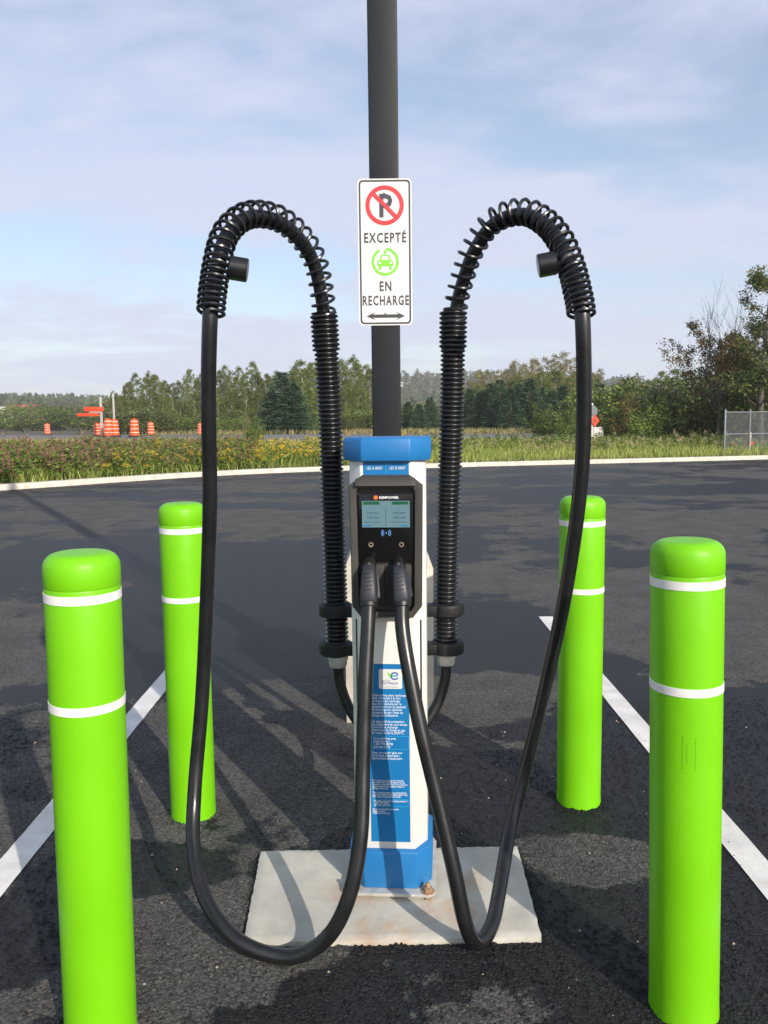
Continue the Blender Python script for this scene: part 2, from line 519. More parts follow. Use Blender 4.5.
def link(name, me, m, parent=None, smooth=40):
    if smooth:
        me.polygons.foreach_set('use_smooth', [True] * len(me.polygons))
        me.set_sharp_from_angle(angle=R(smooth))
    if m:
        me.materials.append(M[m])
    o = bpy.data.objects.new(name, me)
    COL.objects.link(o)
    o.parent = parent
    return o


def npmesh(name, V, F, m, parent=None, smooth=0):
    V = np.asarray(V, np.float32)
    F = np.asarray(F, np.int32)
    me = bpy.data.meshes.new(name)
    k = F.shape[1]
    me.vertices.add(len(V))
    me.vertices.foreach_set('co', V.ravel())
    me.loops.add(F.size)
    me.loops.foreach_set('vertex_index', F.ravel())
    me.polygons.add(len(F))
    me.polygons.foreach_set('loop_start', np.arange(0, F.size, k, dtype=np.int32))
    me.update(calc_edges=True)
    return link(name, me, m, parent, smooth)


def tag(o, label=None, cat=None, group=None, kind=None):
    if label:
        o['label'] = label
    if cat:
        o['category'] = cat
    if group:
        o['group'] = group
    if kind:
        o['kind'] = kind
    return o


def thing(name, label, cat, loc=(0, 0, 0), rz=0.0, group=None):
    o = bpy.data.objects.new(name, None)
    o.empty_display_size = 0.1
    COL.objects.link(o)
    o.location = loc
    o.rotation_euler = (0, 0, rz)
    return tag(o, label, cat, group)


def copy_tree(o, parent=None):
    c = o.copy()
    COL.objects.link(c)
    c.parent = parent
    for ch in list(o.children):
        copy_tree(ch, c)
    return c


def spline(P, n=8):
    P = [Vector(p) for p in P]
    Q = [P[0] * 2 - P[1]] + P + [P[-1] * 2 - P[-2]]
    out = []
    for i in range(1, len(Q) - 2):
        a, b, c, d = Q[i - 1:i + 3]
        for k in range(n):
            t = k / n
            out.append(0.5 * (2 * b + (c - a) * t + (2 * a - 5 * b + 4 * c - d) * t * t + (3 * b - a - 3 * c + d) * t ** 3))
    out.append(P[-1])
    return out


def resample(P, step):
    out = [P[0]]
    d = 0.0
    nxt = step
    for a, b in zip(P, P[1:]):
        L = (b - a).length
        while L > 1e-9 and d + L >= nxt:
            out.append(a.lerp(b, (nxt - d) / L))
            nxt += step
        d += L
    return out


def arc(cx, cz, r0, r1, a0, a1, n=24):
    A = [R(a0 + (a1 - a0) * i / n) for i in range(n + 1)]
    return ([(cx + r1 * math.cos(a), cz + r1 * math.sin(a)) for a in A],
            [(cx + r0 * math.cos(a), cz + r0 * math.sin(a)) for a in A])


def arcplate(mb, cx, cz, r0, r1, a0, a1, y, t, n=24):
    o, i = arc(cx, cz, r0, r1, a0, a1, n)
    for k in range(n):
        mb.plate([i[k], o[k], o[k + 1], i[k + 1]], y, t)
    return mb


def rrect(w, h, r, cx=0, cz=0, n=5):
    out = []
    for (sx, sz, a0) in ((1, -1, -90), (1, 1, 0), (-1, 1, 90), (-1, -1, 180)):
        for i in range(n + 1):
            a = R(a0 + 90 * i / n)
            out.append((cx + sx * (w / 2 - r) + r * math.cos(a), cz + sz * (h / 2 - r) + r * math.sin(a)))
    return out


def text(s, size, m, parent, x, y, z, align='CENTER', width=None, line=1.0, bold=0.0, gap=1.0, name='lettering', t=0.0006):
    """flat lettering standing in the x-z plane, facing -y; z is the base line of the first line"""
    cu = bpy.data.curves.new('lettering', 'FONT')
    cu.body = s
    cu.size = size
    cu.align_x = align
    cu.space_line = line
    cu.space_character = gap
    cu.resolution_u = 2
    cu.offset = bold
    cu.extrude = t
    tmp = bpy.data.objects.new('tmp_text', cu)
    COL.objects.link(tmp)
    dg = bpy.context.evaluated_depsgraph_get()
    me = bpy.data.meshes.new_from_object(tmp.evaluated_get(dg))
    bpy.data.objects.remove(tmp)
    bpy.data.curves.remove(cu)
    me.materials.clear()
    n = len(me.vertices)
    co = np.empty(n * 3, np.float32)
    me.vertices.foreach_get('co', co)
    co = co.reshape(-1, 3)
    if width and n:
        w = co[:, 0].max() - co[:, 0].min()
        co[:, 0] *= width / w
    new = np.stack([co[:, 0] + x, -co[:, 2] + y, co[:, 1] + z], 1)
    me.vertices.foreach_set('co', new.astype(np.float32).ravel())
    me.update()
    return link(name, me, m, parent, 0)


# ================================================================== SETTING
KERB = [(-70, -42), (-40, -14.5), (-22, 3.2), (-8.6, 17.6), (-6.99, 19.4), (-5.03, 21.4), (-2.44, 23.0), (2.06, 24.45), (5.31, 25.2), (8.76, 25.95), (13.1, 26.95), (30, 30.8), (80, 42)]
KC = resample(spline([(x, y, 0) for x, y in KERB], 8), 0.8)


def kerb_r(a):
    """distance from the lot's middle to the kerb in direction a"""
    best = None
    dx, dy = math.sin(a), math.cos(a)
    for p, q in zip(KC, KC[1:]):
        ex, ey = q.x - p.x, q.y - p.y
        den = dx * ey - dy * ex
        if abs(den) < 1e-9:
            continue
        t = (p.x * ey - p.y * ex) / den
        u = (p.x * dy - p.y * dx) / den
        if t > 0 and -1e-6 <= u <= 1 + 1e-6:
            best = t if best is None else min(best, t)
    return best


def sst(a, b, x):
    x = min(max((x - a) / (b - a), 0), 1)
    return x * x * (3 - 2 * x)


def land(x, y):
    """height of the land beyond the kerb"""
    r = math.hypot(x, y)
    a = math.atan2(x, y)
    v = r - (kerb_r(a) or 25)
    z = 0.11 + (0.42 - 0.004 * max(min(x, 20), -30)) * sst(0, 13, v)
    # hills far behind: high on the left, lower behind the lot
    left = sst(R(-8), R(-24), a)
    z += 8 * sst(230, 520, r) * left
    z += 24 * sst(330, 620, r) * sst(R(-12), R(2), a) * (1 - 0.45 * sst(R(8), R(22), a))
    z += 8 * sst(420, 700, r)
    return z


lot = MB().add([(-90, -30, 0), (120, -30, 0), (120, 45, 0), (-90, 45, 0)], [(0, 1, 2, 3)]).build('parking_lot', 'asphalt', smooth=0)
tag(lot, kind='structure')
grd = MB().add([(-950, -950, -.06), (950, -950, -.06), (950, 950, -.06), (-950, 950, -.06)], [(0, 1, 2, 3)]).build('ground', 'soil', smooth=0)
tag(grd, kind='structure')

# land beyond the kerb as one sheet
A0, A1, NA = R(-62), R(60), 150
VV = [0.10, .5, 1, 2, 3.5, 5, 7, 9, 11, 13, 16, 20, 26, 34, 44, 60, 80, 105, 135, 170, 210, 250, 290, 330, 370, 410, 450, 490, 540, 600, 680, 780, 880]
V, Fq = [], []
for i in range(NA + 1):
    a = A0 + (A1 - A0) * i / NA
    rk = kerb_r(a)
    for v in VV:
        x, y = math.sin(a) * (rk + v), math.cos(a) * (rk + v)
        V.append((x, y, land(x, y) + (random.uniform(-.03, .03) if 1 < v < 12 else 0)))
nv = len(VV)
for i in range(NA):
    for j in range(nv - 1):
        Fq.append((i * nv + j, (i + 1) * nv + j, (i + 1) * nv + j + 1, i * nv + j + 1))
tag(npmesh('land', V, Fq, 'soil', smooth=60), kind='structure')

# kerb: a swept section with tooled joints
kp = [p for p in KC if -45 < p.x < 45]
rings = []
for i, p in enumerate(kp):
    tg = (kp[min(i + 1, len(kp) - 1)] - kp[max(i - 1, 0)]).normalized()
    nr = Vector((-tg.y, tg.x, 0))
    rings.append([p + nr * u + Vector((0, 0, z)) for u, z in ((-.16, -.03), (-.145, .105), (-.125, .128), (.12, .13), (.14, .115), (.14, -.03))])
tag(MB().loft(rings).build('kerb', 'kerb', smooth=35), kind='structure')


# road running behind the verge
def road_c(x):
    return 44.5 - 0.30 * x


def road_z(x):
    return 0.60 - 0.0045 * max(min(x, 20), -30)


V, Fq = [], []
xs = np.linspace(-130, 90, 56)
for x in xs:
    for o in (-6.5, 6.5):
        z = road_z(x) + 0.03
        V.append((x + o * .28, road_c(x) + o, z))
    for o in (6.9, -6.9):
        V.append((x + o * .28, road_c(x) + o, land(x + o * .28, road_c(x) + o) - .1))
for i in range(len(xs) - 1):
    a, b = i * 4, i * 4 + 4
    Fq += [(a, a + 1, b + 1, b), (a + 1, a + 2, b + 2, b + 1), (a, b, b + 3, a + 3)]
tag(npmesh('road', V, Fq, 'road'), kind='structure')

# painted bay lines
for (x0, y0, x1, y1) in ((-1.215, 0.9, -1.225, 4.72), (1.165, 0.9, 1.155, 5.57)):
    n = 60
    V, Fq = [], []
    for i in range(n + 1):
        t = i / n
        x, y = x0 + (x1 - x0) * t, y0 + (y1 - y0) * t
        for sg in (-1, 1):
            V.append((x + sg * (.05 + random.uniform(-.0008, .0008)), y, .004))
    for i in range(n):
        Fq.append((2 * i, 2 * i + 1, 2 * i + 3, 2 * i + 2))
    tag(npmesh('parking_line', V, Fq, 'line'), kind='structure')

# coarse stones standing out of the near asphalt
n = 30000
px = rng.uniform(-1.9, 1.9, n)
py = 1.25 + 2.6 * rng.random(n) ** 1.5
sz = rng.uniform(.0035, .0080, n) * (1 + .4 * (py < 2.1))
keep = ~((np.abs(px) < .44) & (py > 1.94) & (py < 2.47)) & (np.abs(np.abs(px) - 1.19) > .05)
px, py, sz = px[keep], py[keep], sz[keep]
bx_, by_, bs_ = [], [], []
for (cx_, cy_) in ((.708, 1.758), (.712, 2.806), (-.708, 2.742), (-.672, 1.69)):
    a_ = rng.uniform(0, 6.28, 150)
    r_ = .079 + .035 * rng.random(150) ** 2
    bx_.append(cx_ + r_ * np.cos(a_)); by_.append(cy_ + r_ * np.sin(a_)); bs_.append(rng.uniform(.004, .010, 150))
m_ = 700
bx_.append(rng.uniform(-.41, .43, m_)); by_.append(1.990 - .012 + rng.normal(size=m_) * .008); bs_.append(rng.uniform(.005, .012, m_))
for sx_ in (-.413, .432):
    bx_.append(sx_ + rng.normal(size=250) * .007); by_.append(rng.uniform(1.98, 2.46, 250)); bs_.append(rng.uniform(.005, .011, 250))
px, py, sz = np.concatenate([px] + bx_), np.concatenate([py] + by_), np.concatenate([sz] + bs_)
n = len(px)
ang = rng.uniform(0, 6.28, n)
V = np.zeros((n, 5, 3))
for k in range(4):
    rr = sz * rng.uniform(.7, 1.3, n)
    V[:, k, 0] = px + rr * np.cos(ang + k * 1.5708)
    V[:, k, 1] = py + rr * np.sin(ang + k * 1.5708)
    V[:, k, 2] = 0.00035
V[:, 4, 0] = px + sz * rng.uniform(-.4, .4, n)
V[:, 4, 1] = py + sz * rng.uniform(-.4, .4, n)
V[:, 4, 2] = sz * rng.uniform(.35, .85, n) * np.where(np.arange(n) >= n - 1800, 1.15, 1.0)
b5 = np.arange(n)[:, None] * 5
Fq = np.concatenate([b5 + np.array([[k, (k + 1) % 4, 4]]) for k in range(4)])
tag(npmesh('asphalt_aggregate', V.reshape(-1, 3), Fq, 'asphalt'), 'coarse dark stones standing out of the near asphalt', 'aggregate', kind='stuff')
# loose pale grit and dry leaf crumbs
mb = MB()
for i in range(150):
    x, y = random.uniform(-1.7, 1.7), 1.3 + 3 * random.random() ** 1.4
    if abs(x) < .45 and 1.93 < y < 2.5:
        continue
    s_ = random.uniform(.0012, .0042)
    mb.tube([(x - s_, y, .0005), (x - s_ * .3, y + s_ * .3, s_), (x + s_, y + s_ * .5, .001)], [s_ * .5, s_, s_ * .4], 5)
tag(mb.build('loose_grit', 'pebble', smooth=0), 'pale loose grit scattered over the asphalt', 'grit', kind='stuff')


# ================================================================== CHARGING STATION
PADZ = 0.020
# concrete pad with ragged edges
pc = [(-.394, 1.990), (.414, 2.000), (.426, 2.462), (-.418, 2.450)]
pad = thing('concrete_pad', 'pale rust stained square concrete slab under the charging station', 'slab', (0.01, 2.2, 0))
V, Fq = [], []
NX, NY = 60, 36
for j in range(NY + 1):
    for i in range(NX + 1):
        u, v = i / NX, j / NY
        x = (1 - v) * ((1 - u) * pc[0][0] + u * pc[1][0]) + v * ((1 - u) * pc[3][0] + u * pc[2][0])
        y = (1 - v) * ((1 - u) * pc[0][1] + u * pc[1][1]) + v * ((1 - u) * pc[3][1] + u * pc[2][1])
        z = PADZ + random.uniform(-.0004, .0004)
        if i in (0, NX):
            x += random.uniform(-.0015, .0015)
        if j in (0, NY):
            y += random.uniform(-.002, .002)
        if i in (0, NX) or j in (0, NY):
            z -= random.uniform(.003, .006)
        V.append((x - .01, y - 2.2, z))
for j in range(NY):
    for i in range(NX):
        a = j * (NX + 1) + i
        Fq.append((a, a + 1, a + NX + 2, a + NX + 1))
edge = [i for i in range(NX + 1)] + [j * (NX + 1) + NX for j in range(1, NY + 1)] + [NY * (NX + 1) + i for i in range(NX - 1, -1, -1)] + [j * (NX + 1) for j in range(NY - 1, 0, -1)]
nb = len(V)
for e in edge:
    x, y, z = V[e]
    V.append((x * 1.004 + random.uniform(-.002, .002), y * 1.006, -.01))
for k in range(len(edge)):
    k2 = (k + 1) % len(edge)
    Fq.append((edge[k], nb + k, nb + k2, edge[k2]))
npmesh('slab', V, Fq, 'pad', pad, smooth=35)

CX, CY, YAW = 0.0155, 2.325, R(-4.0)
ch = thing('charging_station', 'white and blue electric car charging station with black console on concrete pad', 'charging station', (CX, CY, PADZ), YAW)
Z0 = PADZ                                    # local z = world z - PADZ


def octa(w, d, cx_, cy_, z):
    """chamfered rectangle: width, depth, chamfer in x and y"""
    a, b = w / 2, d / 2
    return [(-a + cx_, -b, z), (a - cx_, -b, z), (a, -b + cy_, z), (a, b - cy_, z), (a - cx_, b, z), (-a + cx_, b, z), (-a, b - cy_, z), (-a, -b + cy_, z)]


FY = -0.122                                  # front of the white body
bp = MB().loft([octa(.268, .322, .018, .018, .012), octa(.268, .322, .018, .018, .0215)]).build('base_plate', 'galv', ch, bevel=.0015)
for sx in (-1, 1):
    for sy in (-1, 1):
        b = MB()
        hx = [(.0135 * math.cos(R(60 * k)), .0135 * math.sin(R(60 * k))) for k in range(6)]
        X, Y = sx * .110, sy * .1425
        b.loft([[(X + p, Y + q, .0225) for p, q in hx], [(X + p, Y + q, .035) for p, q in hx]])
        b.loft([[(X + p, Y + q, .001) for p, q in hx], [(X + p, Y + q, .0115) for p, q in hx]])
        b.lathe([(.0072, -.004), (.0072, .046), (.0055, .0485)], 12, (X, Y, 0))
        b.lathe([(.020, .0210), (.020, .0235)], 16, (X, Y, 0))
        b.build('bolt', 'rusty' if sy < 0 else 'galv', bp)
MB().loft([octa(.242, .270, .045, .05, .022), octa(.248, .276, .045, .05, .085), octa(.246, .274, .045, .05, .136), octa(.222, .246, .04, .052, .140)]).build('foot', 'blue', ch, bevel=.004)
body = MB().loft([octa(.218, .244, .036, .054, .110), octa(.218, .244, .036, .054, 1.275)]).build('body', 'white', ch, bevel=.003)
for sx in (-1, 1):
    # dark slots down the chamfers of the body
    s_ = MB()
    p0 = Vector((sx * .0925, FY + .0288, 0))
    s_.box((p0.x, p0.y, .68), (.0055, .004, .255), rz=sx * R(56))
    s_.build('slot', 'black', body)
cap = MB().loft([octa(.246, .290, .056, .064, 1.2755), octa(.250, .294, .057, .065, 1.300), octa(.250, .294, .057, .065, 1.328), octa(.242, .286, .055, .063, 1.341)]).build('cap', 'blue', ch, bevel=.003)

# identification label under the cap
idl = MB().plate([(-.064, 1.232), (.064, 1.232), (.064, 1.273), (-.064, 1.273)], FY - .0002, .0012).build('id_label', 'vinyl', ch, smooth=0)
text('LEC A 00057', .0115, 'print', idl, -.032, FY - .0020, 1.251, width=.044)
text('LEC B 00057', .0115, 'print', idl, .032, FY - .0020, 1.251, width=.044)
MB().box((0, FY - .0016, 1.254), (.0012, .0008, .030)).build('divider', 'cyan', idl, smooth=0)

# console -------------------------------------------------------------
con = bpy.data.objects.new('console', None)
cw, cz0, cz1 = .104, .818, 1.232


def con_ring(w, z0, z1, c1, c0, y):
    return [(-w + c0, y, z0), (w - c0, y, z0), (w - .004, y, z0 + c0 * 1.15), (w, y, z1 - c1 * .8), (w - c1, y, z1), (-w + c1, y, z1), (-w, y, z1 - c1 * .8), (-w + .004, y, z0 + c0 * 1.15)]


PF = FY - .036                               # front of the console frame
console = MB().loft([con_ring(.1025, .826, 1.236, .036, .030, FY - .0005), con_ring(.1025, .826, 1.236, .036, .030, PF + .012), con_ring(.0985, .831, 1.229, .034, .029, PF)], caps=False)
# frame front: ring between the outer outline and the recess
out = con_ring(.0985, .831, 1.229, .034, .029, PF)
inn = [(-.066, PF, .846), (.066, PF, .846), (.0775, PF, .864), (.0815, PF, 1.190), (.076, PF, 1.200), (-.076, PF, 1.200), (-.0815, PF, 1.190), (-.0775, PF, .864)]
deep = [(x * .985, FY - .012, .838 + (z - .838) * .985 + .003) for x, y, z in inn]
console.loft([out, inn, deep], caps=False)
console.add(deep, [(0, 1, 2, 3, 4, 5, 6, 7)])
con = console.build('console', 'grey', ch, bevel=.0015, smooth=35)
# hood over the display
hd = MB()
prof = [(PF - .0005, 1.2045), (PF - .013, 1.2065), (PF - .013, 1.211), (PF - .002, 1.2255), (PF + .006, 1.229)]
hd.loft([[(sx * w_, y, z) for y, z in prof] for sx, w_ in ((-1, .083), (-1, .070), (1, .070), (1, .083))])
hd.build('hood', 'grey', con, bevel=.003)
bz = MB().loft([[(x, FY - .011, z) for x, z in rrect(.154, .196, .006, 0, 1.088)], [(x, FY - .026, z) for x, z in rrect(.152, .194, .006, 0, 1.088)]]).build('glass_panel', 'glass', con, bevel=.001)
GY = FY - .0264
MB().plate([(-.0665, 1.0885), (.0665, 1.0885), (.0665, 1.164), (-.0665, 1.164)], GY, .0008).build('display', 'screen', con, smooth=0)
DY = GY - .0010
for sx in (-1, 1):
    g_ = MB()
    g_.plate([(sx * .040 - .0235, 1.1535), (sx * .040 + .0235, 1.1535), (sx * .040 + .0215, 1.1622), (sx * .040 - .0215, 1.1622)], DY, .0004)
    g_.build('status_bar', 'scrgreen', con, smooth=0)
MB().box((0, DY - .0002, 1.118), (.0012, .0004, .05)).build('divider', 'scrdark', con, smooth=0)
for sx in (-1, 1):
    text('DISPONIBLE', .0066, 'scrdark', con, sx * .040, DY - .0008, 1.1555, width=.036, t=.0002)
    text('CCS', .0052, 'scrblue', con, sx * .034, DY - .0004, 1.1395, t=.0002)
    text('249 kW', .0090, 'scrdark', con, sx * .036, DY - .0004, 1.1265, width=.034, t=.0002)
    text('143 kW', .0090, 'scrdark', con, sx * .036, DY - .0004, 1.1135, width=.034, t=.0002)
    text('Brancher le véhicule', .0052, 'scrdark', con, sx * .036, DY - .0004, 1.1025, width=.046, t=.0002)
    MB().plate([(sx * .052 - .009, 1.0915), (sx * .052 + .009, 1.0915), (sx * .052 + .009, 1.0955), (sx * .052 - .009, 1.0955)], DY, .0004).build('menu_button', 'scrblue', con, smooth=0)
# maker's mark and name
lm = MB()
lm.plate([(-.0275 + .0058 * math.cos(R(20 * k)), 1.1735 + .0058 * math.sin(R(20 * k))) for k in range(18)], GY, .0006)
lm.build('logo_mark', 'logoorange', con, smooth=0)
text('KEMPOWER', .0098, 'print', con, .0085, GY - .0006, 1.1700, width=.054, bold=.0002)
# contactless symbol
rf = MB()
for sx in (-1, 1):
    for r_ in (.007, .0115):
        for k in range(6):
            a0, a1 = (-45 + 15 * k, -30 + 15 * k)
            if sx < 0:
                a0, a1 = 180 - a1, 180 - a0
            arcplate(rf, 0, 1.0725, r_, r_ + .0022, a0, a1, GY, .0005, 1)
rf.plate([(.0022 * math.cos(R(45 * k)), 1.0725 + .0022 * math.sin(R(45 * k))) for k in range(8)], GY, .0005)
rf.build('contactless_symbol', 'rfid', con, smooth=0)
for sx in (-1, 1):
    b = MB()
    arcplate(b, sx * .0425, 1.0395, 0.0042, .0067, 0, 360, GY, .0035, 20)
    b.build('button_ring', 'brass', con, smooth=30)
# holster plates and sockets
for sx in (-1, 1):
    hp = MB()
    hp.loft([[(x, FY - .0115, z) for x, z in rrect(.070, .125, .004, sx * .0395, .920)], [(x, FY - .021, z) for x, z in rrect(.066, .121, .004, sx * .0395, .920)]])
    hp.build('holster', 'holster', con, bevel=.001)

# nudge the heights of body, cap and console
for o in list(ch.children_recursive):
    if o.type == 'MESH' and o.name.split('.')[0] not in ('base_plate', 'bolt', 'foot'):
        n_ = len(o.data.vertices)
        co = np.empty(n_ * 3, np.float32)
        o.data.vertices.foreach_get('co', co)
        co[2::3] = co[2::3] * .982 + .0300
        o.data.vertices.foreach_set('co', co)
        o.data.update()

# information panel --------------------------------------------------
OX = .002


def zy(y):
    return .700 - (y - 664) * .003034


ip = MB().plate([(OX - .0575, zy(841.5)), (OX + .0575, zy(841.5)), (OX + .0575, zy(664)), (OX - .0575, zy(664))], FY - .0002, .0012).build('information_panel', 'vinyl', ch, smooth=0)
PY = FY - .0020
lz = zy(678.5)
lc = MB().plate(rrect(.067, .058, .005, OX + .004, lz), PY + .0006, .0010).build('logo_card', 'signwhite', ip, smooth=0)
lg = MB()
arcplate(lg, OX + .016, lz + .009, .0078, .0118, 20, 330, PY - .0004, .0006, 26)
lg.build('logo_letter', 'logoblue', ip, smooth=0)
lg = MB()
lg.plate([(OX + .0085, lz + .0075), (OX + .0240, lz + .0075), (OX + .0250, lz + .0118), (OX + .0085, lz + .0118)], PY - .0004, .0006)
lg.build('logo_bar', 'logocyan', ip, smooth=0)
lg = MB()
lg.plate([(OX + .004, lz + .003), (OX + .0065, lz + .010), (OX + .003, lz + .016), (OX - .005, lz + .021), (OX - .001, lz + .010)], PY - .0004, .0006)
lg.build('logo_leaf', 'signgreen', ip, smooth=0)
text('CIRCUIT', .0085, 'logogrey', ip, OX - .010, PY - .0006, lz - .008, width=.026)
text('ÉLECTRIQUE', .0085, 'logoblue', ip, OX + .002, PY - .0006, lz - .0155, width=.046)
text('Roulez branché', .0055, 'logogrey', ip, OX + .002, PY - .0006, lz - .0245, width=.046)
LX = OX - .0525
TW = dict(line=.876, bold=0.0)
text('Cette borne peut recharger\ndeux véhicules à la fois.\nLa vitesse de recharge\npeut être réduite par la\ntempérature ou la capacité\nde recharge du véhicule\nconnecté et par l’état de\ncharge de la batterie.', .0098, 'print', ip, LX, PY, zy(695.5), 'LEFT', width=.104, **TW)
text('Un dispositif de protection\nest obligatoire en tout temps.\nLa borne de recharge\ninterrompt la charge en cas\nde mise à la terre (DDFT).', .0098, 'print', ip, LX, PY, zy(721.4), 'LEFT', width=.104, **TW)
text('Un problème avec\ncette borne ?\n1 855 999-8378\n(service 24 h)', .0098, 'print', ip, LX + .004, PY, zy(738.2), 'LEFT', width=.066, **TW)
for (ya, yb) in ((734.7, 748.0), (798.3, 805.4)):
    fr = MB()
    za_, zb_ = zy(ya), zy(yb)
    o1 = [(LX - .001, zb_), (LX + .107, zb_), (LX + .107, za_), (LX - .001, za_)]
    i1 = [(LX, zb_ + .001), (LX + .106, zb_ + .001), (LX + .106, za_ - .001), (LX, za_ - .001)]
    ring = lambda y: ([(x, y, z) for x, z in o1] + [(x, y, z) for x, z in i1])
    fr.add(ring(PY + .0004) + ring(PY - .0001), [f_ for k in range(4) for f_ in ((k, (k + 1) % 4, 4 + (k + 1) % 4, 4 + k), (8 + k, 8 + (k + 1) % 4, 12 + (k + 1) % 4, 12 + k), (k, (k + 1) % 4, 8 + (k + 1) % 4, 8 + k), (4 + k, 4 + (k + 1) % 4, 12 + (k + 1) % 4, 12 + k))])
    fr.build('text_frame', 'cyan', ip, smooth=0)
text('Pour en savoir plus sur\nle Circuit électrique :\nlecircuitelectrique.com', .0098, 'print', ip, LX, PY, zy(752.4), 'LEFT', width=.088, **TW)
TE = dict(line=.85)
text('This station can charge two vehicles\nat a time. The charging speed may be\nreduced by temperature or the vehicle’s\ncapacity and by the battery’s state of\ncharge and its use.', .0072, 'print', ip, LX, PY, zy(780.0), 'LEFT', width=.102, **TE)
text('This charging station is protected by\na ground fault circuit interrupter that\nmay stop charging at any time.', .0072, 'print', ip, LX, PY, zy(792.3), 'LEFT', width=.102, **TE)
text('Problem with this charging station ?\n1 855 999-8378\n(24 hour service)', .0072, 'print', ip, LX + .004, PY, zy(800.7), 'LEFT', width=.098, **TE)
text('For more information about the\nElectric Circuit:\ntheelectriccircuit.com', .0072, 'print', ip, LX, PY, zy(809.0), 'LEFT', width=.076, **TE)


# cable arms: corrugated hose, clamps, gland, spring and stopper ---------
def local(P):
    mi = Matrix.Translation((CX, CY, PADZ)) @ Matrix.Rotation(YAW, 4, 'Z')
    mi = mi.inverted()
    return [mi @ Vector(p) for p in P]


def make_arm(side, hose_px, arch_px, stop_i, gl, bodyx, word):
    Yd = 2.48
    hp = resample(spline([at(x, y, Yd) for x, y in hose_px], 10), .0142 / 8)
    # corrugation: 8 rings per rib, thicker collar over the top ribs
    L = len(hp)
    rad = []
    for i in range(L):
        ph = (i % 8) / 8
        rib = 0.5 - 0.5 * math.cos(2 * math.pi * ph)
        base = .0300 if i < L - 8 * 8 else .0350
        rad.append(base + .0080 * min(1, rib * 1.35))
    h = MB().tube(local(hp), rad, 26)
    hose = h.build('corrugated_hose', 'hose', ch, smooth=60)
    tag(hose, 'ribbed black corrugated hose on the %s of the charger' % word)
    for zpx in gl[:2]:
        p = at(gl[3], zpx, Yd)
        b = MB()
        b.lathe([(.036, -.021), (.050, -.021), (.053, -.017), (.053, .012), (.050, .017), (.044, .020), (.036, .020)], 36, tuple(p))
        b.box(((p.x + bodyx) / 2, p.y - .01, p.z - .003), (abs(p.x - bodyx), .055, .034))
        b.v = [tuple(q) for q in local(b.v)]
        b.build('clamp', 'clamp', hose, bevel=.002)
    p = at(gl[4], gl[2], Yd)
    b = MB()
    b.lathe([(.018, -.030), (.026, -.027), (.029, -.018), (.030, -.004), (.033, -.002), (.033, .018), (.028, .020)], 24, tuple(p))
    b.v = [tuple(q) for q in local(b.v)]
    b.build('gland', 'galv', hose, smooth=30)
    q0 = p + Vector((0, 0, -.02))
    s = 1 if side > 0 else -1
    tl = spline([q0, q0 + Vector((-s * .004, -.002, -.06)), q0 + Vector((-s * .032, -.012, -.14)), q0 + Vector((-s * .085, -.03, -.215)), q0 + Vector((-s * .12, -.04, -.24))], 8)
    MB().tube(local(tl), .0175, 14).build('supply_cable', 'rubber', ch)
    # spring round the cable along the arch
    ap = spline([at(x, y, 2.48 - .405 * sst(-.05, 1.05, k_ / (len(arch_px) - 1))) for k_, (x, y) in enumerate(arch_px)], 14)
    ap = resample(ap, .004)
    L = len(ap)
    pts = []
    N = 27
    # turns: wide near the hose, tight at the outer end
    ph = 0.0
    ctr = Vector((sum(p.x for p in ap) / L, Yd, ap[0].z))
    for i in range(L):
        t = i / (L - 1)
        tg = (ap[min(i + 1, L - 1)] - ap[max(i - 1, 0)]).normalized()
        outw = Vector((tg.z, 0, -tg.x))
        if outw.dot(ap[i] - ctr) < 0:
            outw = -outw
        outw = (outw - tg * outw.dot(tg)).normalized()
        bi = tg.cross(outw)
        pitch = .034 - .008 * t if t < .70 else .0284 - .0125 * sst(.70, .9, t)
        sub = 7
        for k in range(sub):
            ph += 2 * math.pi * (.004 / sub) / pitch
            c = ap[i] + tg * (.004 * k / sub)
            off = .008 * math.sin(math.pi * min(t * 1.1, 1)) + .001
            pts.append(c + outw * (off + .0335 * math.cos(ph)) + bi * (.0335 * math.sin(ph)))
    sp_ = resample(pts, .009)
    tag(MB().tube(local(sp_), .0050, 7).build('spring', 'hose', ch), 'black coil spring arching over the cable on the %s' % word)
    # rubber stopper with steel strap
    k = int(L * stop_i)
    c = ap[k]
    tg = (ap[k + 1] - ap[k - 1]).normalized()
    inw = Vector((-s, .10, -.16)).normalized()
    st = MB()
    q = c + inw * .030
    st.tube(local([q, q + inw * .003, q + inw * .045, q + inw * .048]), [.028, .0305, .0305, .028], 22)
    so = st.build('cable_stopper', 'hose', ch, smooth=35)
    b = MB()
    b.tube(local([c - tg * .008, c + tg * .008]), .0225, 22)
    b.build('strap', 'steel', so, smooth=35)
    return ap


HL = [(337.5, 656), (336, 610), (334.5, 560), (332.5, 500), (330.5, 430), (327.5, 370), (323.8, 313)]
AL = [(323.5, 322), (322, 300), (314, 264), (300, 240), (281, 223.5), (262, 217.5), (245, 219.5), (229, 233), (220.5, 254), (213.5, 288), (211.2, 313)]
HR = [(446, 653), (446, 610), (446.8, 570), (448.7, 500), (451.2, 430), (452.6, 370), (453.3, 312)]
AR = [(454, 322), (458, 300), (464.5, 277), (474.5, 251), (491, 227), (509, 217), (526, 215.5), (541, 222.5), (554, 235), (564, 252), (573, 276), (579, 300), (581, 315)]
apL = make_arm(-1, HL, AL, .835, (609, 647, 658, 335.5, 338), -.098, 'left')
apR = make_arm(1, HR, AR, .80, (608, 646, 656, 447.5, 446), .122, 'right')

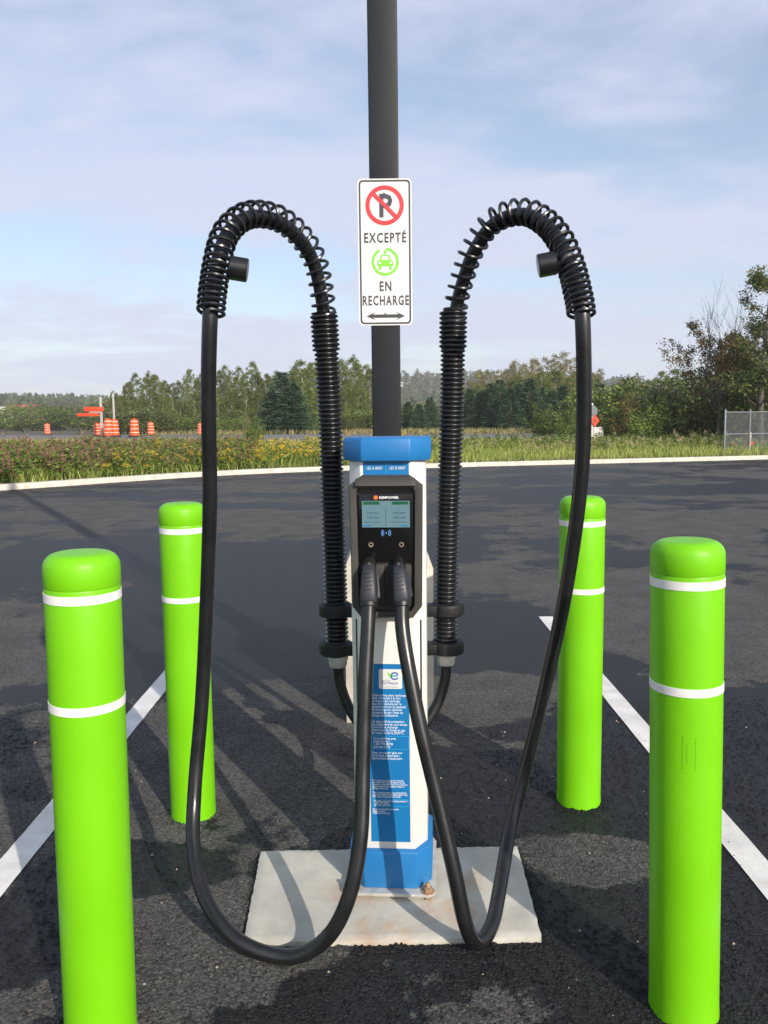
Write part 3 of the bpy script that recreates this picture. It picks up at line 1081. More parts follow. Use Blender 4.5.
# charging cables with their connectors (lifted out to charge: things of their own) --
CL = [(-0.442, 2.075, 1.671), (-0.461, 2.110, 1.473), (-0.480, 2.170, 1.202), (-0.508, 2.210, 0.912), (-0.538, 2.230, 0.610), (-0.560, 2.190, 0.354), (-0.546, 2.100, 0.221), (-0.490, 2.000, 0.126), (-0.392, 1.935, 0.057), (-0.264, 1.916, 0.027), (-0.166, 1.905, 0.081), (-0.105, 1.905, 0.190), (-0.072, 1.940, 0.333), (-0.063, 2.000, 0.523), (-0.055, 2.050, 0.725), (-0.047, 2.085, 0.852), (-0.044, 2.105, 0.922)]
CR = [(0.516, 2.070, 1.659), (0.531, 2.100, 1.409), (0.531, 2.140, 1.193), (0.513, 2.200, 0.931), (0.485, 2.280, 0.672), (0.444, 2.350, 0.394), (0.381, 2.300, 0.192), (0.323, 2.130, 0.102), (0.281, 2.010, 0.048), (0.236, 1.955, 0.032), (0.200, 1.920, 0.107), (0.170, 1.930, 0.254), (0.132, 1.970, 0.425), (0.088, 2.010, 0.613), (0.059, 2.050, 0.764), (0.046, 2.085, 0.856), (0.045, 2.105, 0.921)]


def make_cable(ap, C, word):
    root = thing('charging_cable', 'thick black charging cable looping to the ground on the %s of the charger' % word, 'cable', (C[9][0], C[9][1], 0), group='charging cables')
    inv = Vector((-C[9][0], -C[9][1], 0))
    pts = [p for p in ap[::10]][:-1] + [Vector(c) for c in C]
    P = resample(spline(pts, 8), .012)
    P = [p + inv for p in P]
    MB().tube(P, .0202, 18).build('cable', 'rubber', root, smooth=60)
    # connector: grip with ribbed back, collar and nose going into the holster
    e = Vector(C[-1]) + inv + Vector((0, .004, .010))
    KL = .78
    ax = Vector((.002 if C[0][0] < 0 else -.010, .048, .118)).normalized()
    sd_ = ax.cross(Vector((0, -1, 0))).normalized()
    fr_ = sd_.cross(ax).normalized()
    if fr_.y > 0:
        fr_, sd_ = -fr_, -sd_
    mb = MB()
    rings = []
    for (t, w, d, c_) in ((-.016, .0245, .023, 0), (-.010, .0290, .027, 0), (.006, .0300, .029, 0), (.012, .0285, .030, .001), (.045, .0265, .031, .002), (.085, .0235, .030, .001), (.112, .0205, .027, -.003), (.126, .0155, .019, -.009), (.130, .010, .012, -.012)):
        ring = []
        for k in range(20):
            a = 2 * math.pi * k / 20
            ca, sa = math.cos(a), math.sin(a)
            q = 0.62
            ring.append(e + ax * (t * KL) + sd_ * (.84 * w * math.copysign(abs(ca) ** q, ca)) + fr_ * (c_ + .84 * d * math.copysign(abs(sa) ** q, sa)))
        rings.append(ring)
    mb.loft(rings)
    con_ = mb.build('connector', 'connector', root, smooth=45)
    rb = MB()
    for k in range(5):
        o = e + ax * (.022 + .0115 * k) + fr_ * .0275
        rb.tube([o - sd_ * .010, o - sd_ * .004 + fr_ * .0012, o + sd_ * .004 + fr_ * .0012, o + sd_ * .010], .0018, 6)
    rb.build('grip_rib', 'grey', con_)
    # thumb latch wing along the side of the grip and a dark lower collar
    wg = MB()
    o = e + sd_ * .0255
    wg.tube([o + ax * .002 + fr_ * .008, o + ax * .04 + fr_ * .006 - sd_ * .002, o + ax * .072 + fr_ * .002 - sd_ * .005], [.0065, .0055, .004], 8)
    wg.build('latch', 'connector', con_)
    cl = MB()
    cl.tube([e - ax * .022, e - ax * .020, e - ax * .010, e - ax * .008], [.0212, .0232, .0236, .0215], 18)
    cl.build('collar', 'black', con_)
    nz = MB()
    o = e + ax * .084
    nz.tube([o, o + Vector((0, .045, .006)), o + Vector((0, .066, .006))], [.019, .021, .021], 16)
    nz.build('nose', 'black', con_)
    tri = MB()
    o = e + ax * .093 + fr_ * .014
    tri.box(o, (.009, .006, .011))
    tri.build('release_button', 'grey', con_, bevel=.0015)
    return root


make_cable(apL, CL, 'left')
make_cable(apR, CR, 'right')

# ================================================================== BOLLARDS
BH, BR = 1.142, .0795


def make_bollard():
    root = thing('bollard', 'x', 'bollard')
    prof = [(BR + .001, -.02), (BR + .001, 0.002), (BR, .03)]
    prof += [(BR, .3), (BR, .6), (BR, .9), (BR, 1.062), (BR - .0012, 1.0655), (BR + .0006, 1.069), (BR + .0008, 1.095)]
    for k in range(1, 9):
        a = R(90 * k / 8)
        prof.append((BR - .030 + .0308 * math.cos(a), 1.106 + .032 * math.sin(a)))
    prof += [(BR * .35, BH - .0035), (0.0, BH - .003)]
    MB().lathe(prof, 56).build('sleeve', 'green', root, smooth=30)
    for z in (1.046, .806):
        MB().lathe([(BR - .001, z - .0098), (BR + .0012, z - .0095), (BR + .0012, z + .0095), (BR - .001, z + .0098)], 56).build('reflective_band', 'band', root, smooth=30)
    return root


proto = make_bollard()
for i, (bx, by, lx, ly, lab) in enumerate([
        (.708, 1.758, R(-.3), R(-1.2), 'lime green bollard at the right front, with a small embossed plate'),
        (.712, 2.806, 0, R(-.15), 'lime green bollard at the right rear, partly behind the right cable'),
        (-.708, 2.742, 0, R(.15), 'lime green bollard at the left rear, partly behind the left cable'),
        (-.672, 1.690, 0, R(.75), 'lime green bollard at the left front, nearest on the left')]):
    o = proto if i == 0 else copy_tree(proto)
    if i:
        for c in list(o.children):
            if c.name.startswith('embossed'):
                bpy.data.objects.remove(c)
    o.location = (bx, by, 0)
    o.rotation_euler = (lx, ly, random.uniform(0, .2) if i else 0)
    tag(o, lab, 'bollard', 'lime green bollards round the charging station')
# embossed plate on the right front one
emb = MB()
a0 = math.atan2(-.97, -.26)
for (da0, da1, z0, z1) in ((-.19, .19, .625, .6285), (-.19, .19, .7065, .710), (-.19, -.155, .6285, .7065), (.155, .19, .6285, .7065), (-.07, .06, .645, .690)):
    n = 8
    V_, F_ = [], []
    for k in range(n + 1):
        a = a0 + da0 + (da1 - da0) * k / n
        for (r_, z) in ((BR - .001, z0), (BR + .0006, z0 + .0006), (BR + .0006, z1 - .0006), (BR - .001, z1)):
            V_.append((r_ * math.cos(a), r_ * math.sin(a), z))
    for k in range(n):
        for j in range(3):
            F_.append((k * 4 + j, k * 4 + 4 + j, k * 4 + 5 + j, k * 4 + j + 1))
    emb.add(V_, F_)
emb.build('embossed_plate', 'green', proto)

# ================================================================== LIGHT POLE + SIGN
PX, PYc = 0.018, 3.80
lp = thing('light_pole', 'tall square black light pole on a pale concrete footing behind the charger', 'light pole', (PX, PYc, 0))
ft = .206
MB().loft([[(sx * w, sy * w, z) for sx, sy in ((-1, -1), (1, -1), (1, 1), (-1, 1))] for w, z in ((ft, -.05), (ft, .735), (ft - .028, .80), (ft - .032, .802))]).build('footing', 'footing', lp, bevel=.006)
MB().loft([[(x, z, q) for x, z in rrect(.134, .134, .006)] for q in (.82, 8.6)]).build('pole', 'pole', lp, smooth=30)
MB().box((0, 0, .815), (.27, .27, .025)).build('base_plate', 'pole', lp, bevel=.003)
MB().box((0, -.28, 8.65), (.30, .62, .09)).build('lamp_head', 'pole', lp, bevel=.02)

SG = thing('parking_sign', 'white no parking except charging sign on the black pole', 'sign', (.0195, PYc - .0700, 2.180))
SW, SH = .2455, .652
MB().plate(rrect(SW, SH, .020), 0, .002).build('panel', 'signwhite', SG, smooth=30)
bd = MB()
o1, i1 = rrect(SW - .012, SH - .012, .017), rrect(SW - .027, SH - .027, .012)
for k in range(len(o1)):
    k2 = (k + 1) % len(o1)
    bd.plate([i1[k], o1[k], o1[k2], i1[k2]], -.0024, .0006)
bd.build('border', 'signblack', SG, smooth=0)
sy_ = -.0024
zt = SH / 2
rc = zt - .117
text('P', .140, 'signblack', SG, 0.002, sy_ - .0004, rc - .049, width=.060, bold=.0040)
rg = MB()
arcplate(rg, 0, rc, .0685, .0875, 0, 360, sy_, .0012, 48)
rg.build('red_ring', 'signred', SG, smooth=0)
dg_ = MB()
c45 = math.cos(R(45))
w_ = .0062
dg_.plate([(-.068 * c45 - w_, rc + .068 * c45 - w_), (.068 * c45 - w_, rc - .068 * c45 - w_), (.068 * c45 + w_, rc - .068 * c45 + w_), (-.068 * c45 + w_, rc + .068 * c45 + w_)], sy_ - .0013, .0009)
dg_.build('red_slash', 'signred', SG, smooth=0)
text('EXCEPTÉ', .060, 'signblack', SG, 0, sy_, zt - .280, width=.192, bold=.0014, gap=1.22)
gr = MB()
gz = zt - .366
arcplate(gr, 0, gz, .0505, .0625, 118, 118 + 350 - 25, sy_, .0008, 44)
# car seen from the front with a plug above
gr.plate([(-.037, gz - .020), (.037, gz - .020), (.036, gz + .002), (.027, gz + .008), (-.027, gz + .008), (-.036, gz + .002)], sy_, .0008)
gr.plate([(-.027, gz + .0081), (-.019, gz + .0081), (-.013, gz + .026), (-.018, gz + .0305)], sy_, .0008)
gr.plate([(.027, gz + .0081), (.019, gz + .0081), (.013, gz + .026), (.018, gz + .0305)], sy_, .0008)
gr.plate([(-.018, gz + .0306), (-.013, gz + .0261), (.013, gz + .0261), (.018, gz + .0306)], sy_, .0008)
for sx in (-1, 1):
    gr.plate([(sx * .024 - .0055, gz - .036), (sx * .024 + .0055, gz - .036), (sx * .024 + .0055, gz - .0201), (sx * .024 - .0055, gz - .0201)], sy_, .0008)
gr.plate([(-.006, gz + .031), (.012, gz + .040), (.004, gz + .044), (.010, gz + .058), (-.006, gz + .048)], sy_, .0008)
gr.build('charging_symbol', 'signgreen', SG, smooth=0)
for sx in (-1, 1):
    MB().plate([(sx * .025 + .006 * math.cos(R(30 * k)), gz - .005 + .006 * math.sin(R(30 * k))) for k in range(12)], sy_ - .0009, .0003).build('headlight', 'signwhite', SG, smooth=0)
text('EN', .060, 'signblack', SG, 0, sy_, zt - .496, width=.054, bold=.0014, gap=1.22)
text('RECHARGE', .060, 'signblack', SG, 0, sy_, zt - .560, width=.213, bold=.0014, gap=1.22)
ar = MB()
az = zt - .610
ar.plate([(-.060, az - .0075), (.060, az - .0075), (.060, az + .0075), (-.060, az + .0075)], sy_, .0008)
for sx in (-1, 1):
    pl = [(sx * .088, az), (sx * .046, az + .019), (sx * .0601, az + .0076), (sx * .0601, az - .0076), (sx * .046, az - .019)]
    ar.plate(pl if sx > 0 else pl[::-1], sy_, .0008)
ar.build('double_arrow', 'signblack', SG, smooth=0)
for z in (zt - .062, zt - .596):
    MB().lathe([(.0045, -.002), (.0045, .003), (.002, .0045)], 10).build('rivet', 'galv', SG)
    b = bpy.data.objects[-1] if False else SG.children[-1]
    b.rotation_euler = (R(90), 0, 0)
    b.location = (0, -.0035, z)

# ================================================================== TRAFFIC DRUMS AND WORK SIGNS ON THE ROAD
def make_drum():
    root = thing('traffic_drum', 'x', 'traffic drum')
    prof = [(.29, .10), (.285, .30), (.272, .31), (.268, .52), (.256, .53), (.252, .74), (.240, .75), (.235, .95), (.21, 1.0), (.10, 1.02)]
    MB().lathe(prof, 20).build('barrel', 'orange', root, smooth=30)
    for (z0, z1, r_) in ((.255, .287, .2885), (.47, .502, .2725), (.69, .722, .2565), (.89, .922, .2405)):
        MB().lathe([(r_ - .004, z0), (r_ + .003, z0 + .004), (r_ + .002, z1 - .004), (r_ - .006, z1)], 20).build('white_band', 'band', root, smooth=30)
    MB().lathe([(.42, 0), (.42, .05), (.36, .10), (.28, .11)], 20).build('base', 'drumblack', root, smooth=30)
    MB().tube([(-.08, 0, 1.0), (-.07, 0, 1.07), (.07, 0, 1.07), (.08, 0, 1.0)], .018, 6).build('handle', 'orange', root)
    return root


drum = make_drum()
for i, (px_, top, Y, lab) in enumerate([
        (47, 423.5, 58, 'orange and white traffic drum standing alone farthest left on the road'),
        (96.5, 423, 49.5, 'orange traffic drum left of the white sign post, the left one of two'),
        (101, 422.5, 50.5, 'orange traffic drum just behind the foot of the white sign post'),
        (108, 418.8, 46.5, 'large orange striped traffic drum right of the white sign post'),
        (114, 419.2, 47.5, 'orange striped traffic drum touching the right of the large drum'),
        (134, 418.8, 46.5, 'orange striped traffic drum standing alone right of the drum pair'),
        (150.5, 422.0, 51.0, 'slim looking orange traffic drum between the lone drum and the left cable'),
        (200.3, 423.0, 52.0, 'orange traffic drum half hidden behind the left charging cable')]):
    o = drum if i == 0 else copy_tree(drum)
    p = at(px_, top, Y)
    z = road_z(p.x) + .032
    o.location = (p.x, Y, z)
    s_ = (p.z - z) / 1.05
    o.scale = (s_ * .93, s_ * .93, s_)
    tag(o, lab, 'traffic drum', 'orange traffic drums along the road')

p = at(102.5, 436, 47.5)
gz_ = road_z(p.x) + .03
ws = thing('work_sign', 'two long orange boards on a pale post beside the traffic drums', 'sign', (p.x, 47.5, gz_))
tp = at(102, 397, 47.5)
MB().box((0, 0, (tp.z - gz_) / 2), (.13, .13, tp.z - gz_)).build('post', 'postwood', ws, bevel=.01)
a = at(85, 409, 47.4)
MB().box((a.x - p.x + .52, -.10, a.z - gz_ - .02), (1.15, .03, .26)).build('board', 'signorange', ws, bevel=.004)
a = at(77, 415, 47.4)
MB().box((a.x - p.x + .66, -.10, a.z - gz_ + .01), (1.30, .03, .17)).build('board', 'signorange', ws, bevel=.004)
MB().box((-.35, -.075, (a.z - gz_) + .16), (.7, .02, .06)).build('bracket', 'galv', ws)
p = at(115, 436, 60)
gz_ = land(p.x, 60)
tp = at(115, 393.5, 60)
ps = thing('roadside_post', 'thin bare grey post standing right of the orange boards', 'post', (p.x, 60, gz_))
MB().lathe([(.085, -.1), (.075, tp.z - gz_), (.05, tp.z - gz_ + .04)], 10).build('shaft', 'postwood', ps)
MB().box((0, -.09, tp.z - gz_ - .25), (.16, .04, .10)).build('bracket', 'galv', ps, bevel=.005)

# small signs seen beside the right cable
p = at(592, 440, 34)
gz_ = land(p.x, 34)
rs = thing('route_sign', 'grey sign back over a red orange diamond marker half behind the right cable', 'sign', (p.x, 34, gz_))
t1, t2, t3 = at(592.5, 411, 34).z - gz_, at(592.5, 420.8, 34).z - gz_, at(592, 403, 34).z - gz_
MB().box((0, .03, t3 / 2), (.06, .05, t3)).build('post', 'galv', rs)
MB().plate([(-.02 + .25 * math.cos(R(22.5 + 45 * k)), t1 + .25 * math.sin(R(22.5 + 45 * k))) for k in range(8)], 0, .012).build('grey_panel', 'signback', rs, smooth=0)
MB().plate([(.10, t2 - .26), (.29, t2), (.10, t2 + .27), (-.09, t2)], -.03, .012).build('diamond', 'signorange', rs, smooth=0)
text('4', .20, 'signblack', rs, .09, -.0435, t2 - .07, bold=.006)
p = at(597, 440, 36)
bl = thing('barrier_block', 'small white block low behind the red orange diamond marker', 'barrier', (p.x, 36, land(p.x, 36)))
hb = at(597, 427, 36).z - bl.location.z
MB().loft([octa(.52, .5, .05, .05, -.05), octa(.50, .40, .05, .05, hb * .6), octa(.44, .26, .04, .04, hb)]).build('block', 'wall', bl, bevel=.01)

# ================================================================== CHAIN LINK FENCE
fp = Vector((12.25, 28.45, 0))
fz = land(fp.x, fp.y)
top = at(724, 411.5, 28.45).z
fh = top - fz
fe = thing('chain_link_fence', 'grey chain link fence panel with tube frame beside the kerb', 'fence', (fp.x, fp.y, fz), R(13))
for i, x in enumerate((0, 1.02, 2.04, 3.06)):
    b = MB().lathe([(.035, -.2), (.035, fh + (.06 if i == 0 else 0)), (.02, fh + .08)], 10, (x, 0, 0))
    b.build('post', 'fence', fe)
for z in (fh - .03, fh * .46, .05):
    MB().tube([(0, 0, z), (3.06, 0, z)], .022, 8).build('rail', 'fence', fe)
wire = []
st = .05
V_, F_ = [], []
for sgn in (1, -1):
    for k in range(-int(fh / st) - 1, int(3.06 / st) + int(fh / st) + 2):
        x0 = k * st
        a, b = (x0, .03), (x0 + sgn * (fh - .05), fh - .02)
        # clip to the panel
        t0, t1 = 0.0, 1.0
        dx = b[0] - a[0]
        lo, hi = sorted(((0.0 - a[0]) / dx, (3.06 - a[0]) / dx))
        t0, t1 = max(t0, lo), min(t1, hi)
        if t1 <= t0:
            continue
        pa = (a[0] + dx * t0, a[1] + (b[1] - a[1]) * t0)
        pb = (a[0] + dx * t1, a[1] + (b[1] - a[1]) * t1)
        w_ = .0070
        n0 = len(V_)
        y_ = .004 * sgn
        V_ += [(pa[0] - w_, y_, pa[1]), (pa[0] + w_, y_, pa[1]), (pa[0], y_ + w_ * 1.5, pa[1]), (pb[0] - w_, y_, pb[1]), (pb[0] + w_, y_, pb[1]), (pb[0], y_ + w_ * 1.5, pb[1])]
        F_ += [(n0, n0 + 1, n0 + 4, n0 + 3), (n0 + 1, n0 + 2, n0 + 5, n0 + 4), (n0 + 2, n0, n0 + 3, n0 + 5)]
npmesh('wire_mesh', V_, F_, 'wire', fe)
p = on(760, 455.5, .13)
mk = thing('marker_stake', 'short pale stake with red orange tip in front of the chain link fence', 'stake', (12.95, 27.95, land(12.95, 27.95)))
MB().box((0, 0, .38), (.05, .03, .80)).build('stake', 'postwood', mk, bevel=.004)
MB().box((0.04, 0, .40), (.10, .02, .12)).build('flag', 'signorange', mk)


# ================================================================== PLANTS
def quads(P, D, U, L, Wd):
    """leaf-shaped quads (diamonds): base P, direction D, side U"""
    L, Wd = np.asarray(L)[:, None], np.asarray(Wd)[:, None]
    v = np.stack([P, P + D * L * .45 + U * Wd * .5, P + D * L, P + D * L * .45 - U * Wd * .5], 1)
    n = len(P)
    return v.reshape(-1, 3), np.arange(n * 4).reshape(-1, 4)


def unit(a):
    return a / (np.linalg.norm(a, axis=1, keepdims=True) + 1e-9)


def rand_dirs(n, r_):
    return unit(r_.normal(size=(n, 3)))


def leaf_cloud(centres, radii, per, size, r_, flat=.8, up=0.0):
    P = []
    for c, ra in zip(centres, radii):
        d = rand_dirs(per, r_) * (r_.random((per, 1)) ** .45) * ra
        d[:, 2] *= flat
        P.append(c + d)
    P = np.concatenate(P)
    n = len(P)
    D = rand_dirs(n, r_)
    D[:, 2] = D[:, 2] * .7 + up
    D = unit(D)
    U = unit(np.cross(D, rand_dirs(n, r_)))
    L = size * r_.uniform(.6, 1.4, n)
    return quads(P, D, U, L, L * r_.uniform(.5, .8, n))


def limbs(mb, p, d, L, r0, depth, r_, tips, spread=.7, up=.25, nch=3, sides=5, droop=0.0):
    pts, rads = [p], [r0]
    q, dd = p.copy(), d.copy()
    n = 5
    for i in range(n):
        dd = (dd + Vector(r_.normal(size=3) * .13) + Vector((0, 0, up * .12 - droop * .1))).normalized()
        q = q + dd * (L / n)
        pts.append(q.copy())
        rads.append(r0 * (1 - .75 * (i + 1) / n))
        if depth == 0 or i >= 2:
            tips.append((q.copy(), depth))
    mb.tube(pts, rads, max(3, sides - 1 + (depth > 1)), caps=False)
    if depth > 0:
        for k in range(nch + (depth > 1)):
            i = r_.integers(2, n + 1) if k else n
            a = r_.uniform(0, 6.28)
            side = Vector((math.cos(a), math.sin(a), 0))
            nd_ = (dd * (1 - spread * .5) + side * spread + Vector((0, 0, up))).normalized()
            limbs(mb, pts[i], nd_, L * r_.uniform(.5, .75), rads[i] * .75 + .004, depth - 1, r_, tips, spread, up, nch, sides, droop)


def make_tree(kind, seed):
    r_ = np.random.default_rng(seed)
    root = bpy.data.objects.new('tree', None)
    COL.objects.link(root)
    mb = MB()
    tips = []
    if kind in ('birch', 'pale'):
        H = 7.0
        lean = Vector((r_.normal() * .03, r_.normal() * .03, 1)).normalized()
        pts = [Vector((0, 0, -.2)) + lean * (H * .96 * t) + Vector((r_.normal() * .06, r_.normal() * .06, 0)) * (t > 0) for t in np.linspace(0, 1, 9)]
        mb.tube(pts, [.09 * (1 - .88 * t) for t in np.linspace(0, 1, 9)], 7)
        for k in range(20):
            t = r_.uniform(.22, .97)
            i = min(int(t * 8), 7)
            b = pts[i].lerp(pts[i + 1], t * 8 - i)
            a = r_.uniform(0, 6.28)
            limbs(mb, b, Vector((math.cos(a), math.sin(a), .9)).normalized(), (1.25 - t * .75) * r_.uniform(.7, 1.15), .022 * (1.2 - t), 1, r_, tips, .6, .35, 2, 4)
        n_ = 175
        t = 1 - .95 * r_.random(n_) ** .85
        env = 1.35 * np.minimum(1, (t + .02) * 3.0) * np.sqrt(np.maximum(.015, 1 - t ** 2.2)) * r_.uniform(.75, 1.15, n_)
        an = r_.uniform(0, 6.28, n_)
        rr = env * r_.uniform(.25, 1, n_) ** .6
        C = np.stack([np.cos(an) * rr + lean.x * t * H, np.sin(an) * rr + lean.y * t * H, t * H * .97], 1)
        V, Fq = leaf_cloud(C, r_.uniform(.18, .42, n_) * (1.15 - .4 * t), 40 if kind == 'birch' else 24, .125, r_, flat=1.1)
        crown, bark = ('lf_birch' if kind == 'birch' else 'lf_pale'), 'birchbark'
    elif kind == 'spruce':
        H = 5.0
        mb.tube([(0, 0, -.2), (0.02, 0, H * .5), (0, .01, H)], [.10, .06, .01], 7)
        PP, DD = [], []
        z = .25
        while z < H - .05:
            t = z / H
            L = 1.45 * (1 - t) ** .85 + .06
            nbr = int(9 + 5 * (1 - t))
            for k in range(nbr):
                a = r_.uniform(0, 6.28)
                l_ = L * r_.uniform(.7, 1.12)
                d = np.array([math.cos(a), math.sin(a), -.16 + .30 * t])
                nn = int(10 + 22 * l_)
                s = r_.random(nn) ** .7 * l_
                side = np.array([-math.sin(a), math.cos(a), 0])
                w = r_.normal(size=nn) * .16 * (l_ - s * .7)
                P = np.array([0, 0, z]) + d * s[:, None] + side * w[:, None] + r_.normal(size=(nn, 3)) * .03
                PP.append(P)
                DD.append(unit(d + side * (np.sign(w) * .7)[:, None] + r_.normal(size=(nn, 3)) * .25))
            z += .17 - .05 * t
        P, D = np.concatenate(PP), np.concatenate(DD)
        U = unit(np.cross(D, r_.normal(size=D.shape)))
        L = r_.uniform(.09, .20, len(P))
        V, Fq = quads(P, D, U, L, L * .42)
        crown, bark = 'lf_spruce', 'bark'
    elif kind in ('bush', 'dark', 'russet'):
        for k in range(9):
            a = r_.uniform(0, 6.28)
            limbs(mb, Vector((math.cos(a) * .15, math.sin(a) * .15, -.05)), Vector((math.cos(a) * .6, math.sin(a) * .6, 1)).normalized(), r_.uniform(.8, 1.5), .028, 1, r_, tips, .75, .4, 3, 4)
        C = np.array([tuple(p) for p, d in tips])
        C = np.concatenate([C, C * np.array([1.0, 1.0, .55])])
        C = C[r_.permutation(len(C))[:170]]
        V, Fq = leaf_cloud(C, r_.uniform(.16, .36, len(C)), 34, .085, r_)
        crown, bark = {'bush': 'lf_bush', 'dark': 'lf_dark', 'russet': 'lf_brown'}[kind], 'bark'
    elif kind == 'sparse':
        # open crown, bare twigs on top, brown leaf clumps lower and to one side
        H = 7.0
        pts = [Vector((.05 * math.sin(3 * t), 0, -.2 + 4.0 * t)) for t in np.linspace(0, 1, 6)]
        mb.tube(pts, [.13 * (1 - .5 * t) for t in np.linspace(0, 1, 6)], 8)
        for k in range(15):
            i = r_.integers(2, 6)
            a = k * 2.4 + r_.uniform(-.4, .4)
            limbs(mb, pts[i], Vector((math.cos(a) * .75, math.sin(a) * .75, 1)).normalized(), r_.uniform(1.6, 2.5), .042, 2, r_, tips, .55, .42, 3, 4)
        C = np.array([tuple(p) for p, d in tips])
        m_ = (C[:, 2] < 5.3) & (C[:, 2] > 2.2) | ((C[:, 0] < -1.2) & (C[:, 2] < 6.0))
        C = C[m_]
        C = C[r_.permutation(len(C))[:230]]
        V, Fq = leaf_cloud(C, r_.uniform(.18, .45, len(C)), 44, .105, r_)
        crown, bark = 'lf_brown', 'twig'
    elif kind == 'tall':
        H = 7.0
        pts = [Vector((.08 * math.sin(4 * t), .05 * t, -.2 + 6.6 * t)) for t in np.linspace(0, 1, 8)]
        mb.tube(pts, [.14 * (1 - .85 * t) for t in np.linspace(0, 1, 8)], 8)
        for k in range(20):
            i = r_.integers(2, 8)
            a = k * 2.4 + r_.uniform(-.4, .4)
            limbs(mb, pts[i], Vector((math.cos(a), math.sin(a), .6)).normalized(), r_.uniform(.9, 1.7) * (1.15 - i * .07), .035, 1, r_, tips, .65, .3, 4, 4)
        C = np.array([tuple(p) for p, d in tips])
        C = C[r_.permutation(len(C))[:260]]
        V, Fq = leaf_cloud(C, r_.uniform(.18, .42, len(C)), 40, .10, r_)
        crown, bark = 'lf_dark', 'twig'
    mb.build('trunk', bark, root, smooth=60)
    npmesh('crown', V, Fq, crown, root)
    zs = V[:, 2]
    root['top'] = float(np.percentile(zs, 99.7))
    root['half'] = float(np.percentile(np.abs(V[:, 0]), 97))
    return root


PROTO = {}
for kind, n in (('birch', 4), ('pale', 3), ('spruce', 2), ('bush', 3), ('dark', 2), ('russet', 2), ('sparse', 1), ('tall', 1)):
    PROTO[kind] = [make_tree(kind, 11 + 7 * k + len(kind)) for k in range(n)]
USED = set()
ORD = 'first second third fourth fifth sixth seventh eighth ninth tenth eleventh twelfth thirteenth fourteenth fifteenth sixteenth seventeenth eighteenth nineteenth'.split()
ORD += ['twentieth'] + ['twenty-' + w for w in ORD[:9]] + ['thirtieth'] + ['thirty-' + w for w in ORD[:9]] + ['fortieth'] + ['forty-' + w for w in ORD[:9]] + ['fiftieth']


def rank(name, label):
    """number a row of look-alikes from the left"""
    row = sorted([o for o in COL.objects if o.name.split('.')[0] == name and o.parent is None], key=lambda o: o.location.x / o.location.y)
    for i, o in enumerate(row):
        o['label'] = label % ORD[min(i, 49)]




def plant(kind, px_, topy, Y, name, label, cat, group=None, wide=1.0, rz=None, pick=None):
    pr = PROTO[kind][pick if pick is not None else random.randrange(len(PROTO[kind]))]
    p = at(px_, topy, Y)
    z = land(p.x, Y)
    o = pr if pr.name not in USED else copy_tree(pr)
    USED.add(o.name)
    s_ = (p.z - z) / pr['top']
    o.name = name
    USED.add(o.name)
    o.location = (p.x, Y, z)
    o.scale = (s_ * wide, s_ * wide, s_)
    o.rotation_euler = (0, 0, random.uniform(0, 6.28) if rz is None else rz)
    for k in ('label', 'category', 'group'):
        if k in o:
            del o[k]
    return tag(o, label, cat, group)


def prof(pts, x):
    for (a, b), (c, d) in zip(pts, pts[1:]):
        if a <= x <= c:
            return b + (d - b) * (x - a) / (c - a)
    return pts[-1][1]


# row of birches beyond the road, left of the pole
TL = [(112, 392), (122, 384), (135, 375), (152, 371), (175, 374), (198, 370), (225, 367), (248, 364), (268, 370), (283, 372), (305, 363), (330, 360), (352, 357), (368, 366)]
x = 116
while x < 368:
    y0 = prof(TL, x)
    reg = 'left of the left cable' if x < 200 else ('between the left cable and the dark conifer' if x < 280 else 'just left of the black pole')
    plant('birch', x + random.uniform(-3, 3), y0 + random.uniform(-2, 12), random.uniform(80, 96), 'birch_tree', 'slender green birch in the row beyond the road, ' + reg, 'tree', 'birches beyond the road')
    x += random.uniform(4.5, 6.5)
x = 118
while x < 368:
    plant('birch', x, prof(TL, x) + random.uniform(16, 32), random.uniform(70, 80), 'young_birch', 'low young birch in front of the birch row beyond the road', 'tree', 'young birches beyond the road', wide=1.45)
    x += random.uniform(11, 15)
plant('spruce', 281, 373, 58, 'spruce_tree', 'tall dense dark conifer left of the left corrugated hose', 'tree', wide=1.75)
plant('spruce', 293, 384, 57, 'spruce_tree', 'shorter dark conifer touching the right of the tall dark conifer', 'tree', wide=1.9)
plant('spruce', 271, 392, 57.5, 'spruce_tree', 'shortest dark conifer touching the left of the tall dark conifer', 'tree', wide=1.9)
plant('birch', 303, 361, 62, 'leafy_tree', 'bright leafy tree right of the tall dark conifer', 'tree', wide=1.5)
plant('bush', 253, 418, 37, 'roadside_bush', 'small pale green bush at the road edge left of the dark conifers', 'bush', wide=.8)
plant('pale', 246, 412, 39, 'roadside_sapling', 'thin sapling at the road edge by the small pale bush', 'sapling')

